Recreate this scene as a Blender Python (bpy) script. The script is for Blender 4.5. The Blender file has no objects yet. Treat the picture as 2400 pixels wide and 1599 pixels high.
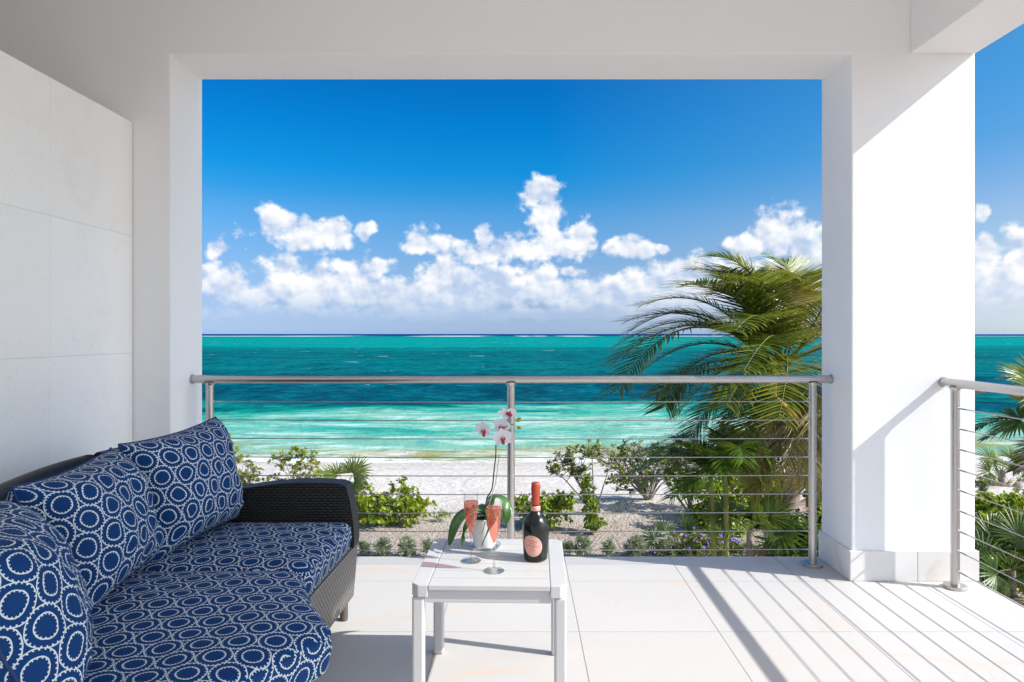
import bpy, bmesh, math, random
from mathutils import Vector, Matrix, noise as mnoise

random.seed(7)
S = bpy.context.scene
COL = S.collection
R = math.radians

# ------------------------------------------------------------------ camera
cam_d = bpy.data.cameras.new("camera")
cam_d.sensor_width = 36.0
cam_d.lens = 24.0
cam_d.shift_x = -19.0 / 2400
cam_d.shift_y = -16.5 / 2400
cam_d.clip_start = 0.05
cam_d.clip_end = 200000.0
cam = bpy.data.objects.new("camera", cam_d)
cam.location = (0, 0, 1.3)
cam.rotation_euler = (R(90), 0, 0)
COL.objects.link(cam)
S.camera = cam

# ------------------------------------------------------------------ view, exposure
S.view_settings.view_transform = 'Standard'
S.view_settings.look = 'None'
S.view_settings.gamma = 1.0
S.view_settings.use_curve_mapping = False
S.view_settings.exposure = 1.48
S.render.engine = 'CYCLES'
S.cycles.use_denoising = True
S.cycles.max_bounces = 12
S.cycles.diffuse_bounces = 7
S.cycles.glossy_bounces = 4
S.cycles.transparent_max_bounces = 16
S.cycles.sample_clamp_indirect = 8.0

# ------------------------------------------------------------------ sun
SUN_D = Vector((-1.0, 0.27, -0.83)).normalized()
sun_l = bpy.data.lights.new("sun", 'SUN')
sun_l.energy = 2.25
sun_l.angle = R(0.53)
sun_l.color = (1.0, 0.975, 0.935)
sun = bpy.data.objects.new("sun", sun_l)
sun.rotation_euler = SUN_D.to_track_quat('-Z', 'Y').to_euler()
sun.location = (30, -8, 30)
COL.objects.link(sun)

# ------------------------------------------------------------------ node helpers
class NT:
    def __init__(self, tree):
        self.t = tree
        self.n = tree.nodes
    def node(self, typ, **kw):
        nd = self.n.new(typ)
        for k, v in kw.items():
            setattr(nd, k, v)
        return nd
    def put(self, sock, val):
        if isinstance(val, bpy.types.NodeSocket):
            self.t.links.new(val, sock)
        elif val is not None:
            sock.default_value = val
    def m(self, op, a, b=None, c=None, clamp=False):
        nd = self.n.new('ShaderNodeMath'); nd.operation = op; nd.use_clamp = clamp
        self.put(nd.inputs[0], a)
        if b is not None: self.put(nd.inputs[1], b)
        if c is not None: self.put(nd.inputs[2], c)
        return nd.outputs[0]
    def v(self, op, a, b=None, c=None, scale=None):
        nd = self.n.new('ShaderNodeVectorMath'); nd.operation = op
        self.put(nd.inputs[0], a)
        if b is not None: self.put(nd.inputs[1], b)
        if c is not None: self.put(nd.inputs[2], c)
        if scale is not None: self.put(nd.inputs[3], scale)
        return nd.outputs['Value'] if op in ('LENGTH', 'DOT_PRODUCT', 'DISTANCE') else nd.outputs[0]
    def xyz(self, x=0.0, y=0.0, z=0.0):
        nd = self.n.new('ShaderNodeCombineXYZ')
        for i, a in enumerate((x, y, z)): self.put(nd.inputs[i], a)
        return nd.outputs[0]
    def sep(self, v):
        nd = self.n.new('ShaderNodeSeparateXYZ'); self.put(nd.inputs[0], v)
        return nd.outputs
    def noise(self, vec, scale=1.0, detail=4.0, rough=0.55, dist=0.0, dim='3D'):
        nd = self.n.new('ShaderNodeTexNoise'); nd.noise_dimensions = dim
        self.put(nd.inputs['Vector'], vec)
        nd.inputs['Scale'].default_value = scale; nd.inputs['Detail'].default_value = detail
        nd.inputs['Roughness'].default_value = rough; nd.inputs['Distortion'].default_value = dist
        return nd.outputs[0]
    def voro(self, vec, scale=1.0, feature='F1', detail=0.0, rough=0.5, smooth=0.5, rnd=1.0, dim='3D'):
        nd = self.n.new('ShaderNodeTexVoronoi'); nd.voronoi_dimensions = dim; nd.feature = feature
        self.put(nd.inputs['Vector'], vec)
        nd.inputs['Scale'].default_value = scale
        nd.inputs['Detail'].default_value = detail
        nd.inputs['Roughness'].default_value = rough
        nd.inputs['Randomness'].default_value = rnd
        if feature == 'SMOOTH_F1': nd.inputs['Smoothness'].default_value = smooth
        return nd.outputs['Distance']
    def ramp(self, fac, stops, interp='LINEAR'):
        nd = self.n.new('ShaderNodeValToRGB'); cr = nd.color_ramp; cr.interpolation = interp
        while len(cr.elements) < len(stops): cr.elements.new(0.5)
        for e, (p, c) in zip(cr.elements, stops):
            e.position = p
            e.color = (c, c, c, 1) if isinstance(c, (int, float)) else (c[0], c[1], c[2], 1)
        self.put(nd.inputs[0], fac)
        return nd.outputs[0]
    def mix(self, fac, a, b, mode='MIX'):
        nd = self.n.new('ShaderNodeMix'); nd.data_type = 'RGBA'; nd.blend_type = mode
        self.put(nd.inputs[0], fac)
        for s, v in ((nd.inputs[6], a), (nd.inputs[7], b)):
            if isinstance(v, (tuple, list)): v = (v[0], v[1], v[2], 1)
            self.put(s, v)
        return nd.outputs[2]
    def rng(self, v, a, b, c=0.0, d=1.0, interp='LINEAR'):
        nd = self.n.new('ShaderNodeMapRange'); nd.interpolation_type = interp
        self.put(nd.inputs[0], v)
        for i, q in enumerate((a, b, c, d)): nd.inputs[1 + i].default_value = q
        return nd.outputs[0]
    def bump(self, h, strength=0.3, dist=0.01, normal=None):
        nd = self.n.new('ShaderNodeBump')
        nd.inputs['Strength'].default_value = strength; nd.inputs['Distance'].default_value = dist
        self.put(nd.inputs['Height'], h)
        if normal is not None: self.put(nd.inputs['Normal'], normal)
        return nd.outputs[0]

def lin(r, g, b):
    f = lambda c: (c / 255 / 12.92) if c / 255 <= 0.04045 else ((c / 255 + 0.055) / 1.055) ** 2.4
    return (f(r), f(g), f(b))

# ------------------------------------------------------------------ world: Nishita sky with cumulus clouds
def sky_ap(px, py):                       # direction (azimuth, slope) of a far point of the sky
    u = (px * 1.02 - 1219) / 1600.0
    a = math.atan(u)
    return a, (783 - py * 1.02) / 1600.0 * math.cos(a)

W = bpy.data.worlds.new("World"); S.world = W; W.use_nodes = True
W.cycles.sampling_method = 'MANUAL'; W.cycles.sample_map_resolution = 512
w = NT(W.node_tree)
NO_ = lambda *a: w.noise(*a, dim='2D')
VO_ = lambda *a: w.voro(*a, dim='2D')
for nd in list(w.n): w.n.remove(nd)
sky = w.node('ShaderNodeTexSky'); sky.sky_type = 'NISHITA'; sky.sun_disc = False
sky.sun_elevation = math.asin(-SUN_D.z)
sky.sun_rotation = math.atan2(-SUN_D.x, -SUN_D.y)
sky.altitude = 0; sky.air_density = 1.0; sky.dust_density = 0.8; sky.ozone_density = 1.0
hs = w.node('ShaderNodeHueSaturation'); hs.inputs['Saturation'].default_value = 1.0
hs.inputs['Hue'].default_value = 0.5
w.t.links.new(sky.outputs[0], hs.inputs['Color'])
tc = w.node('ShaderNodeTexCoord')
dx, dy, dz = w.sep(tc.outputs['Generated'])
az = w.m('ARCTAN2', dx, dy)
hyp = w.m('SQRT', w.m('ADD', w.m('MULTIPLY', dx, dx), w.m('MULTIPLY', dy, dy)))
tt = w.m('DIVIDE', dz, w.m('MAXIMUM', hyp, 0.001))
P = w.xyz(az, tt, 0.0)
Pw = w.xyz(w.m('MULTIPLY', az, 1.0), w.m('MULTIPLY', tt, 1.25), 0.0)
warp = NO_(Pw, 9.0, 3.0, 0.55)
warp2 = NO_(w.v('ADD', Pw, (3.1, 1.7, 0.4)), 9.0, 3.0, 0.55)
Pd = w.v('ADD', P, w.xyz(w.m('MULTIPLY', w.m('SUBTRACT', warp, 0.5), 0.05), w.m('MULTIPLY', w.m('SUBTRACT', warp2, 0.5), 0.035), 0.0))
blobs = [  # centre and half size of each puff
 (690,534,122,42),(640,505,50,38),(755,530,72,40),(845,528,19,22),(500,572,30,26),
 (520,645,75,45),(655,622,62,45),(735,648,86,48),(812,630,78,54),(760,680,220,40),(885,606,46,24),
 (1020,636,66,56),(1125,645,100,50),(1232,640,58,50),(1000,690,270,38),(600,676,130,32),(1345,672,70,42),(1310,628,32,14),
 (1238,442,38,42),(1246,505,44,85),(1250,470,36,50),(1255,565,75,52),(1330,545,40,52),(1130,575,170,34),(1115,540,28,32),(985,560,60,34),
 (1450,582,72,30),(1535,575,28,13),(1505,652,120,52),(1570,630,62,44),(1430,664,60,36),
 (1790,540,75,66),(1850,570,80,80),(1725,560,50,34),(1740,640,190,70),
 (2240,497,24,24),(2258,592,60,55),(2335,575,60,66),(2340,640,170,100),(1180,722,900,20),(800,670,390,42),(1180,674,430,42),(1560,682,430,40)]
F = None
for (bx_, by_, rx, ry) in blobs:
    a0, t0 = sky_ap(bx_, by_)
    ka, kt = 1600 / 1.02 / rx, 1600 / 1.02 / ry
    ka /= math.cos(a0) ** 2; kt /= math.cos(a0)
    q = w.v('MULTIPLY_ADD', Pd, (ka, kt, 0), (-a0 * ka, -t0 * kt, 0))
    l = w.m('SUBTRACT', 1.0, w.v('LENGTH', q))
    F = l if F is None else w.m('SMOOTH_MAX', F, l, 0.08)
# the same kind of cloud bank goes on all round the horizon
gen = NO_(w.xyz(w.m('MULTIPLY', az, 1.0), w.m('MULTIPLY', tt, 2.5), 2.0), 3.2, 4.0, 0.5)
band = w.m('SUBTRACT', w.m('MULTIPLY', w.m('SUBTRACT', gen, 0.36), 5.0), w.m('MULTIPLY', w.m('ABSOLUTE', w.m('SUBTRACT', tt, 0.07)), 12.0))
outm = w.rng(w.m('ABSOLUTE', w.m('SUBTRACT', az, 0.1)), 0.62, 0.72)
F = w.m('MAXIMUM', F, w.m('SUBTRACT', w.m('MULTIPLY', w.m('ADD', band, 2.0), outm), 2.0))
pv = w.xyz(az, w.m('MULTIPLY', tt, 1.15), 0.0)
b1 = VO_(pv, 30.0, 'F1', 2.0, 0.5)
b2 = VO_(w.v('ADD', pv, (0.005, 0.010, 0.0)), 30.0, 'F1', 1.0, 0.5)
n1 = NO_(pv, 30.0, 8.0, 0.64)
n2 = NO_(w.v('ADD', pv, (0.010, 0.018, 0.0)), 30.0, 4.0, 0.5)
dens = w.m('ADD', w.m('MULTIPLY', F, 1.0), w.m('ADD', w.m('MULTIPLY', w.m('SUBTRACT', 0.42, b1), 0.55), w.m('MULTIPLY', w.m('SUBTRACT', n1, 0.5), 1.25)))
alpha = w.rng(dens, -0.27, 0.31, 0.0, 1.0, 'SMOOTHSTEP')
alpha = w.m('MULTIPLY', alpha, w.rng(tt, 0.008, 0.062, 0.0, 0.97, 'SMOOTHSTEP'))
relief = w.m('ADD', w.m('MULTIPLY', w.m('SUBTRACT', b2, b1), 0.8), w.m('MULTIPLY', w.m('SUBTRACT', n1, n2), 1.7))
lowg = NO_(w.v('ADD', pv, (5.0, 0, 0)), 9.0, 3.0, 0.5)
litc = w.m('ADD', w.m('ADD', 0.56, relief), w.m('MULTIPLY', w.m('SUBTRACT', lowg, 0.5), 1.5))
litc = w.m('ADD', litc, w.rng(dens, 0.1, 1.2, 0.22, -0.22), None, True)
litc = w.m('MULTIPLY', litc, w.rng(tt, 0.02, 0.075, 0.35, 1.0), None, True)
ccol = w.mix(litc, (0.47, 0.58, 0.78), (0.93, 0.93, 0.935))
bg1 = w.node('ShaderNodeBackground'); bg1.inputs['Strength'].default_value = 0.14
def gramp(st): return w.ramp(tt, [(p, (r / 2.6, g / 2.6, b / 2.6)) for p, (r, g, b) in st])
# deep polarised blue across the sun's direction, paler towards the sun's side, ungraded on the sun's side
gradeA = gramp(((0.0, (0.88, 1.32, 2.56)), (0.018, (0.73, 1.01, 1.95)), (0.043, (0.63, 0.83, 1.48)), (0.094, (0.54, 0.81, 1.27)), (0.133, (0.45, 0.83, 1.27)),
    (0.171, (0.31, 0.84, 1.31)), (0.203, (0.12, 0.80, 1.33)), (0.235, (0.03, 0.785, 1.37)), (0.30, (0.01, 0.71, 1.37)), (0.362, (0.01, 0.615, 1.29)), (1.0, (0.4, 0.85, 1.3))))
gradeB = gramp(((0.0, (1.2, 1.55, 2.4)), (0.035, (0.93, 1.06, 1.59)), (0.108, (0.86, 0.99, 1.21)), (0.15, (0.82, 0.98, 1.21)), (0.19, (0.62, 0.93, 1.23)), (0.243, (0.38, 0.89, 1.26)), (0.321, (0.28, 0.92, 1.33)), (1.0, (0.6, 0.95, 1.25))))
sh = Vector((-SUN_D.x, -SUN_D.y, 0)).normalized()
kk = w.m('DIVIDE', w.v('DOT_PRODUCT', tc.outputs['Generated'], tuple(sh)), w.m('MAXIMUM', hyp, 0.001))
grade = w.mix(w.rng(kk, -0.22, 0.36), gradeA, gradeB)
grade = w.mix(w.rng(kk, 0.42, 0.9), grade, (0.98, 0.98, 0.98))
skyc = w.v('SCALE', w.v('MULTIPLY', hs.outputs[0], grade), scale=0.77)
w.t.links.new(skyc, bg1.inputs['Color'])
bg2 = w.node('ShaderNodeBackground'); bg2.inputs['Strength'].default_value = 0.398
w.t.links.new(ccol, bg2.inputs['Color'])
mx = w.node('ShaderNodeMixShader')
w.t.links.new(alpha, mx.inputs[0]); w.t.links.new(bg1.outputs[0], mx.inputs[1]); w.t.links.new(bg2.outputs[0], mx.inputs[2])
wo = w.node('ShaderNodeOutputWorld'); w.t.links.new(mx.outputs[0], wo.inputs['Surface'])

# ------------------------------------------------------------------ materials
def new_mat(name):
    m = bpy.data.materials.new(name); m.use_nodes = True
    t = NT(m.node_tree)
    return m, t, t.n['Principled BSDF']

def simple(name, col, rough=0.5, metal=0.0, spec=0.5, bump=None, var=0.0):
    m, t, p = new_mat(name)
    geo = t.node('ShaderNodeNewGeometry').outputs['Position']
    p.inputs['Base Color'].default_value = (*col, 1)
    if var:
        n = t.noise(geo, 7.0, 5.0, 0.6)
        t.put(p.inputs['Base Color'], t.mix(n, tuple(c * (1 - var) for c in col), tuple(min(1, c * (1 + var)) for c in col)))
    p.inputs['Roughness'].default_value = rough; p.inputs['Metallic'].default_value = metal
    p.inputs['Specular IOR Level'].default_value = spec
    if bump:
        t.put(p.inputs['Normal'], t.bump(t.noise(geo, bump[0], 5.0, 0.6), bump[1], bump[2]))
    return m

def mat_plaster():
    m, t, p = new_mat('white_plaster')
    geo = t.node('ShaderNodeNewGeometry').outputs['Position']
    n = t.noise(geo, 1.3, 5.0, 0.6)
    c = t.mix(n, (0.845, 0.843, 0.838), (0.905, 0.905, 0.903))
    spk = t.rng(t.noise(geo, 60.0, 2.0, 0.5), 0.72, 0.76)
    t.put(p.inputs['Base Color'], t.mix(t.m('MULTIPLY', spk, 0.15), c, (0.6, 0.59, 0.57)))
    p.inputs['Roughness'].default_value = 0.75; p.inputs['Specular IOR Level'].default_value = 0.25
    h = t.m('ADD', t.noise(geo, 45.0, 4.0, 0.6), t.m('MULTIPLY', t.noise(geo, 5.0, 3.0, 0.5), 2.0))
    t.put(p.inputs['Normal'], t.bump(h, 0.09, 0.004))
    return m

def mat_limestone(name, base, pit=1.0, stain=1.0):
    m, t, p = new_mat(name)
    geo = t.node('ShaderNodeNewGeometry').outputs['Position']
    oi = t.node('ShaderNodeObjectInfo').outputs['Random']
    pos = t.v('ADD', geo, t.v('SCALE', (7.3, 3.1, 5.7), scale=oi))
    n = t.noise(pos, 2.2, 6.0, 0.62, 0.4)
    c = t.mix(n, tuple(q * 0.95 for q in base), tuple(min(1, q * 1.04) for q in base))
    c = t.mix(t.m('MULTIPLY', oi, 0.7), c, (base[0] * 0.97, base[1] * 0.95, base[2] * 0.92))
    # warm mineral veins and blotches
    sv = t.noise(t.v('MULTIPLY', pos, (1.0, 2.2, 1.6)), 1.7, 7.0, 0.66, 1.2)
    st = t.rng(sv, 0.56, 0.70)
    c = t.mix(t.m('MULTIPLY', st, 0.5 * stain), c, (0.62, 0.45, 0.31))
    vn = t.m('ABSOLUTE', t.m('SUBTRACT', t.noise(pos, 3.1, 8.0, 0.7, 1.6), 0.5))
    msk = t.rng(t.noise(pos, 1.9, 2.0, 0.5), 0.52, 0.66)
    c = t.mix(t.m('MULTIPLY', t.m('MULTIPLY', t.rng(vn, 0.012, 0.0), msk), 0.35 * stain), c, (0.45, 0.33, 0.24))
    # small fossil pits
    pd = t.voro(t.v('ADD', pos, t.v('SCALE', t.xyz(n, sv, n), scale=0.15)), 26.0, 'F1', 1.0)
    pm = t.rng(t.noise(pos, 6.0, 3.0, 0.6), 0.50, 0.62)
    pits = t.m('MULTIPLY', t.rng(pd, 0.20, 0.08), pm)
    pd2 = t.voro(pos, 75.0, 'F1', 0.0)
    pits2 = t.m('MULTIPLY', t.rng(pd2, 0.2, 0.08), t.rng(t.noise(pos, 11.0, 3.0, 0.6), 0.52, 0.62))
    pa = t.m('MAXIMUM', pits, t.m('MULTIPLY', pits2, 0.7))
    c = t.mix(t.m('MULTIPLY', pa, 0.85 * pit), c, (0.42, 0.36, 0.29))
    t.put(p.inputs['Base Color'], c)
    p.inputs['Roughness'].default_value = 0.62; p.inputs['Specular IOR Level'].default_value = 0.3
    hh = t.m('SUBTRACT', t.m('MULTIPLY', t.noise(pos, 30.0, 4.0, 0.6), 0.3), t.m('MULTIPLY', pa, 1.0))
    t.put(p.inputs['Normal'], t.bump(hh, 0.25 * pit, 0.003))
    return m

def mat_fabric():
    m, t, p = new_mat('navy_ring_fabric')
    uv = t.node('ShaderNodeUVMap').outputs[0]
    q = t.v('SCALE', uv, scale=1 / 0.093)
    dn = t.v('SUBTRACT', t.node('ShaderNodeTexNoise').outputs['Color'], (0.5, 0.5, 0.5))
    nt = dn.node.inputs[0].links[0].from_node
    t.put(nt.inputs['Vector'], q); nt.inputs['Scale'].default_value = 3.2; nt.inputs['Detail'].default_value = 2.0
    q = t.v('ADD', q, t.v('SCALE', dn, scale=0.075))
    half, cell = (0.5, 0.8, 0.0), (1.0, 1.6, 1.0)
    A = t.v('ADD', q, half)
    a = t.v('SUBTRACT', t.v('SUBTRACT', A, t.v('SNAP', A, cell)), half)
    B = t.v('ADD', q, (1.0, 1.6, 0.0))
    b = t.v('SUBTRACT', t.v('SUBTRACT', B, t.v('SNAP', B, cell)), half)
    a = t.v('MULTIPLY', a, (1.0, 1.0, 0.0)); b = t.v('MULTIPLY', b, (1.0, 1.0, 0.0))
    la, lb = t.v('LENGTH', a), t.v('LENGTH', b)
    pick = t.m('LESS_THAN', lb, la)
    r = t.m('MINIMUM', la, lb)
    mv = t.node('ShaderNodeMix'); mv.data_type = 'VECTOR'
    t.put(mv.inputs[0], pick); t.put(mv.inputs[4], a); t.put(mv.inputs[5], b)
    cx, cy, _ = t.sep(mv.outputs[1])
    th = t.m('DIVIDE', t.m('ARCTAN2', cy, cx), 2 * math.pi)
    def ring(rad, wd):
        return t.rng(t.m('ABSOLUTE', t.m('SUBTRACT', r, rad)), wd + 0.008, wd - 0.004)
    def teeth(rad, hw, n, frac):
        ang = t.m('ABSOLUTE', t.m('SUBTRACT', t.m('FRACT', t.m('ADD', t.m('MULTIPLY', th, n), 20.0)), 0.5))
        # round dots: elliptic distance
        da = t.m('DIVIDE', ang, frac); dr = t.m('DIVIDE', t.m('SUBTRACT', r, rad), hw)
        dd = t.m('ADD', t.m('MULTIPLY', da, da), t.m('MULTIPLY', dr, dr))
        return t.rng(dd, 1.15, 0.75)
    wht = t.m('MAXIMUM', ring(0.478, 0.0125), ring(0.285, 0.0135))
    wht = t.m('MAXIMUM', wht, teeth(0.448, 0.024, 24.0, 0.17))
    wht = t.m('MAXIMUM', wht, teeth(0.261, 0.022, 17.0, 0.17))
    thr = t.noise(uv, 900.0, 1.0, 0.5)
    navy = t.mix(thr, (0.0015, 0.029, 0.118), (0.003, 0.046, 0.175))
    t.put(p.inputs['Base Color'], t.mix(wht, navy, t.mix(thr, (0.52, 0.60, 0.62), (0.70, 0.76, 0.77))))
    p.inputs['Roughness'].default_value = 0.82; p.inputs['Specular IOR Level'].default_value = 0.2
    geo = t.node('ShaderNodeNewGeometry').outputs['Position']
    h = t.m('ADD', t.m('MULTIPLY', thr, 0.05), t.noise(geo, 9.0, 3.0, 0.5))
    t.put(p.inputs['Normal'], t.bump(h, 0.35, 0.012))
    return m

def mat_wicker(name, dark, light):
    m, t, p = new_mat(name)
    uv = t.node('ShaderNodeUVMap').outputs[0]
    u, v_, _ = t.sep(uv)
    pv_, pu = 0.0125, 0.027
    row = t.m('FLOOR', t.m('DIVIDE', v_, pv_))
    par = t.m('MODULO', t.m('ABSOLUTE', row), 2.0)
    us = t.m('ADD', t.m('DIVIDE', u, pu), t.m('MULTIPLY', par, 0.5))
    hv = t.m('ABSOLUTE', t.m('SINE', t.m('MULTIPLY', t.m('DIVIDE', v_, pv_), math.pi)))
    hu = t.m('ABSOLUTE', t.m('SINE', t.m('MULTIPLY', us, math.pi)))
    h = t.m('MULTIPLY', t.m('POWER', hv, 0.6), t.m('POWER', hu, 0.45))
    n = t.noise(uv, 160.0, 3.0, 0.6)
    c = t.mix(t.rng(t.m('ADD', h, t.m('MULTIPLY', t.m('SUBTRACT', n, 0.5), 0.3)), 0.25, 0.85), dark, light)
    t.put(p.inputs['Base Color'], c)
    p.inputs['Roughness'].default_value = 0.5; p.inputs['Specular IOR Level'].default_value = 0.35
    t.put(p.inputs['Normal'], t.bump(h, 0.9, 0.004))
    return m

def mat_steel():
    m, t, p = new_mat('brushed_steel')
    geo = t.node('ShaderNodeNewGeometry').outputs['Position']
    n = t.noise(t.v('MULTIPLY', geo, (1.0, 1.0, 1.0)), 12.0, 2.0, 0.5)
    t.put(p.inputs['Base Color'], t.mix(n, (0.50, 0.485, 0.47), (0.56, 0.545, 0.53)))
    p.inputs['Metallic'].default_value = 1.0
    t.put(p.inputs['Roughness'], t.rng(n, 0.3, 0.7, 0.27, 0.33))
    return m

def mat_leaf(name, stops, rough=0.42, trans=0.3, spec=0.35):
    m, t, p = new_mat(name)
    at = t.node('ShaderNodeAttribute'); at.attribute_name = 'var'
    geo = t.node('ShaderNodeNewGeometry').outputs['Position']
    n = t.noise(geo, 5.0, 3.0, 0.6)
    f = t.m('ADD', at.outputs['Fac'], t.m('MULTIPLY', t.m('SUBTRACT', n, 0.5), 0.25), None, True)
    c = t.ramp(f, stops)
    t.put(p.inputs['Base Color'], c)
    p.inputs['Roughness'].default_value = rough; p.inputs['Specular IOR Level'].default_value = spec
    tr = t.node('ShaderNodeBsdfTranslucent')
    t.put(tr.inputs['Color'], t.mix(0.5, c, (0.25, 0.32, 0.02), 'MIX'))
    ms = t.node('ShaderNodeMixShader'); ms.inputs[0].default_value = trans
    out = t.n['Material Output']
    t.t.links.new(p.outputs[0], ms.inputs[1]); t.t.links.new(tr.outputs[0], ms.inputs[2]); t.t.links.new(ms.outputs[0], out.inputs[0])
    return m

def mat_bark(name, a, b, sc=(6, 6, 20)):
    m, t, p = new_mat(name)
    geo = t.node('ShaderNodeNewGeometry').outputs['Position']
    n = t.noise(t.v('MULTIPLY', geo, sc), 1.0, 5.0, 0.65, 0.5)
    t.put(p.inputs['Base Color'], t.mix(t.rng(n, 0.3, 0.7), a, b))
    p.inputs['Roughness'].default_value = 0.85
    t.put(p.inputs['Normal'], t.bump(n, 0.7, 0.03))
    return m

def mat_clear(name, tint, gloss=1.0, body=None, bodyfac=0.0, rough=0.02):
    # thin clear wall: light goes straight through with a tint, the rest mirrors at grazing angles
    m, t, p = new_mat(name)
    t.n.remove(p)
    tr = t.node('ShaderNodeBsdfTransparent'); tr.inputs[0].default_value = (*tint, 1)
    gl = t.node('ShaderNodeBsdfGlossy'); gl.inputs['Roughness'].default_value = rough
    fr = t.node('ShaderNodeLayerWeight'); fr.inputs['Blend'].default_value = 0.5
    fac_ = t.m('ADD', 0.04, t.m('MULTIPLY', t.m('POWER', fr.outputs['Facing'], 3.0), 0.9))
    base = tr.outputs[0]
    if body:
        df = t.node('ShaderNodeBsdfTranslucent'); df.inputs[0].default_value = (*body, 1)
        d2 = t.node('ShaderNodeBsdfDiffuse'); d2.inputs[0].default_value = (*body, 1)
        m0 = t.node('ShaderNodeMixShader'); m0.inputs[0].default_value = 0.5
        t.t.links.new(df.outputs[0], m0.inputs[1]); t.t.links.new(d2.outputs[0], m0.inputs[2])
        m1 = t.node('ShaderNodeMixShader'); m1.inputs[0].default_value = bodyfac
        t.t.links.new(tr.outputs[0], m1.inputs[1]); t.t.links.new(m0.outputs[0], m1.inputs[2])
        base = m1.outputs[0]
    ms = t.node('ShaderNodeMixShader')
    t.put(ms.inputs[0], t.m('MULTIPLY', fac_, gloss, None, True))
    t.t.links.new(base, ms.inputs[1]); t.t.links.new(gl.outputs[0], ms.inputs[2])
    t.t.links.new(ms.outputs[0], t.n['Material Output'].inputs[0])
    return m

def mat_sand():
    m, t, p = new_mat('coral_sand')
    geo = t.node('ShaderNodeNewGeometry').outputs['Position']
    x, y, z = t.sep(geo)
    n = t.noise(geo, 0.35, 6.0, 0.6)
    fine = t.noise(geo, 14.0, 4.0, 0.7)
    grain = t.noise(geo, 60.0, 2.0, 0.6)
    c = t.mix(n, (0.60, 0.54, 0.475), (0.68, 0.63, 0.565))
    # coarser pebbly gravel near the house
    grav = t.rng(y, 20.5, 17.5)
    peb = t.voro(geo, 15.0, 'F1', 1.0, 0.6)
    gc = t.ramp(t.m('ADD', t.m('MULTIPLY', peb, 0.75), t.m('MULTIPLY', grain, 0.35)), [(0.15, (0.58, 0.50, 0.42)), (0.55, (0.50, 0.41, 0.335)), (0.9, (0.31, 0.25, 0.20))])
    c = t.mix(t.m('MULTIPLY', grav, 0.85), c, gc)
    # seaweed and footprints on the dry beach, in lines along the shore
    deb = t.noise(t.v('MULTIPLY', geo, (1.1, 3.0, 1.0)), 2.2, 7.0, 0.75)
    dband = t.m('ADD', t.m('MULTIPLY', t.rng(t.m('ABSOLUTE', t.m('SUBTRACT', y, 30.0)), 2.2, 0.3), 0.09), t.m('MULTIPLY', t.rng(n, 0.5, 0.7), 0.03))
    dm = t.rng(t.m('ADD', deb, dband), 0.61, 0.67)
    c = t.mix(t.m('MULTIPLY', dm, 0.7), c, (0.22, 0.17, 0.13))
    lit_ = t.rng(t.noise(geo, 1.2, 5.0, 0.7), 0.60, 0.70)
    c = t.mix(t.m('MULTIPLY', t.m('MULTIPLY', lit_, grav), 0.35), c, (0.42, 0.27, 0.17))
    # wet sand at the water's edge
    wet = t.rng(t.m('ADD', z, t.m('MULTIPLY', t.m('SUBTRACT', n, 0.5), 0.1)), -4.80, -4.93)
    c = t.mix(t.m('MULTIPLY', wet, 0.5), c, (0.50, 0.45, 0.36))
    t.put(p.inputs['Base Color'], c)
    t.put(p.inputs['Roughness'], t.rng(wet, 0.0, 1.0, 0.95, 0.5))
    p.inputs['Specular IOR Level'].default_value = 0.15
    h = t.m('ADD', t.m('MULTIPLY', t.noise(geo, 2.2, 5.0, 0.65), 2.5), t.m('ADD', t.m('MULTIPLY', fine, 0.6), t.m('MULTIPLY', t.m('MULTIPLY', peb, grav), -0.5)))
    t.put(p.inputs['Normal'], t.bump(h, 0.8, 0.07))
    return m

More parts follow.
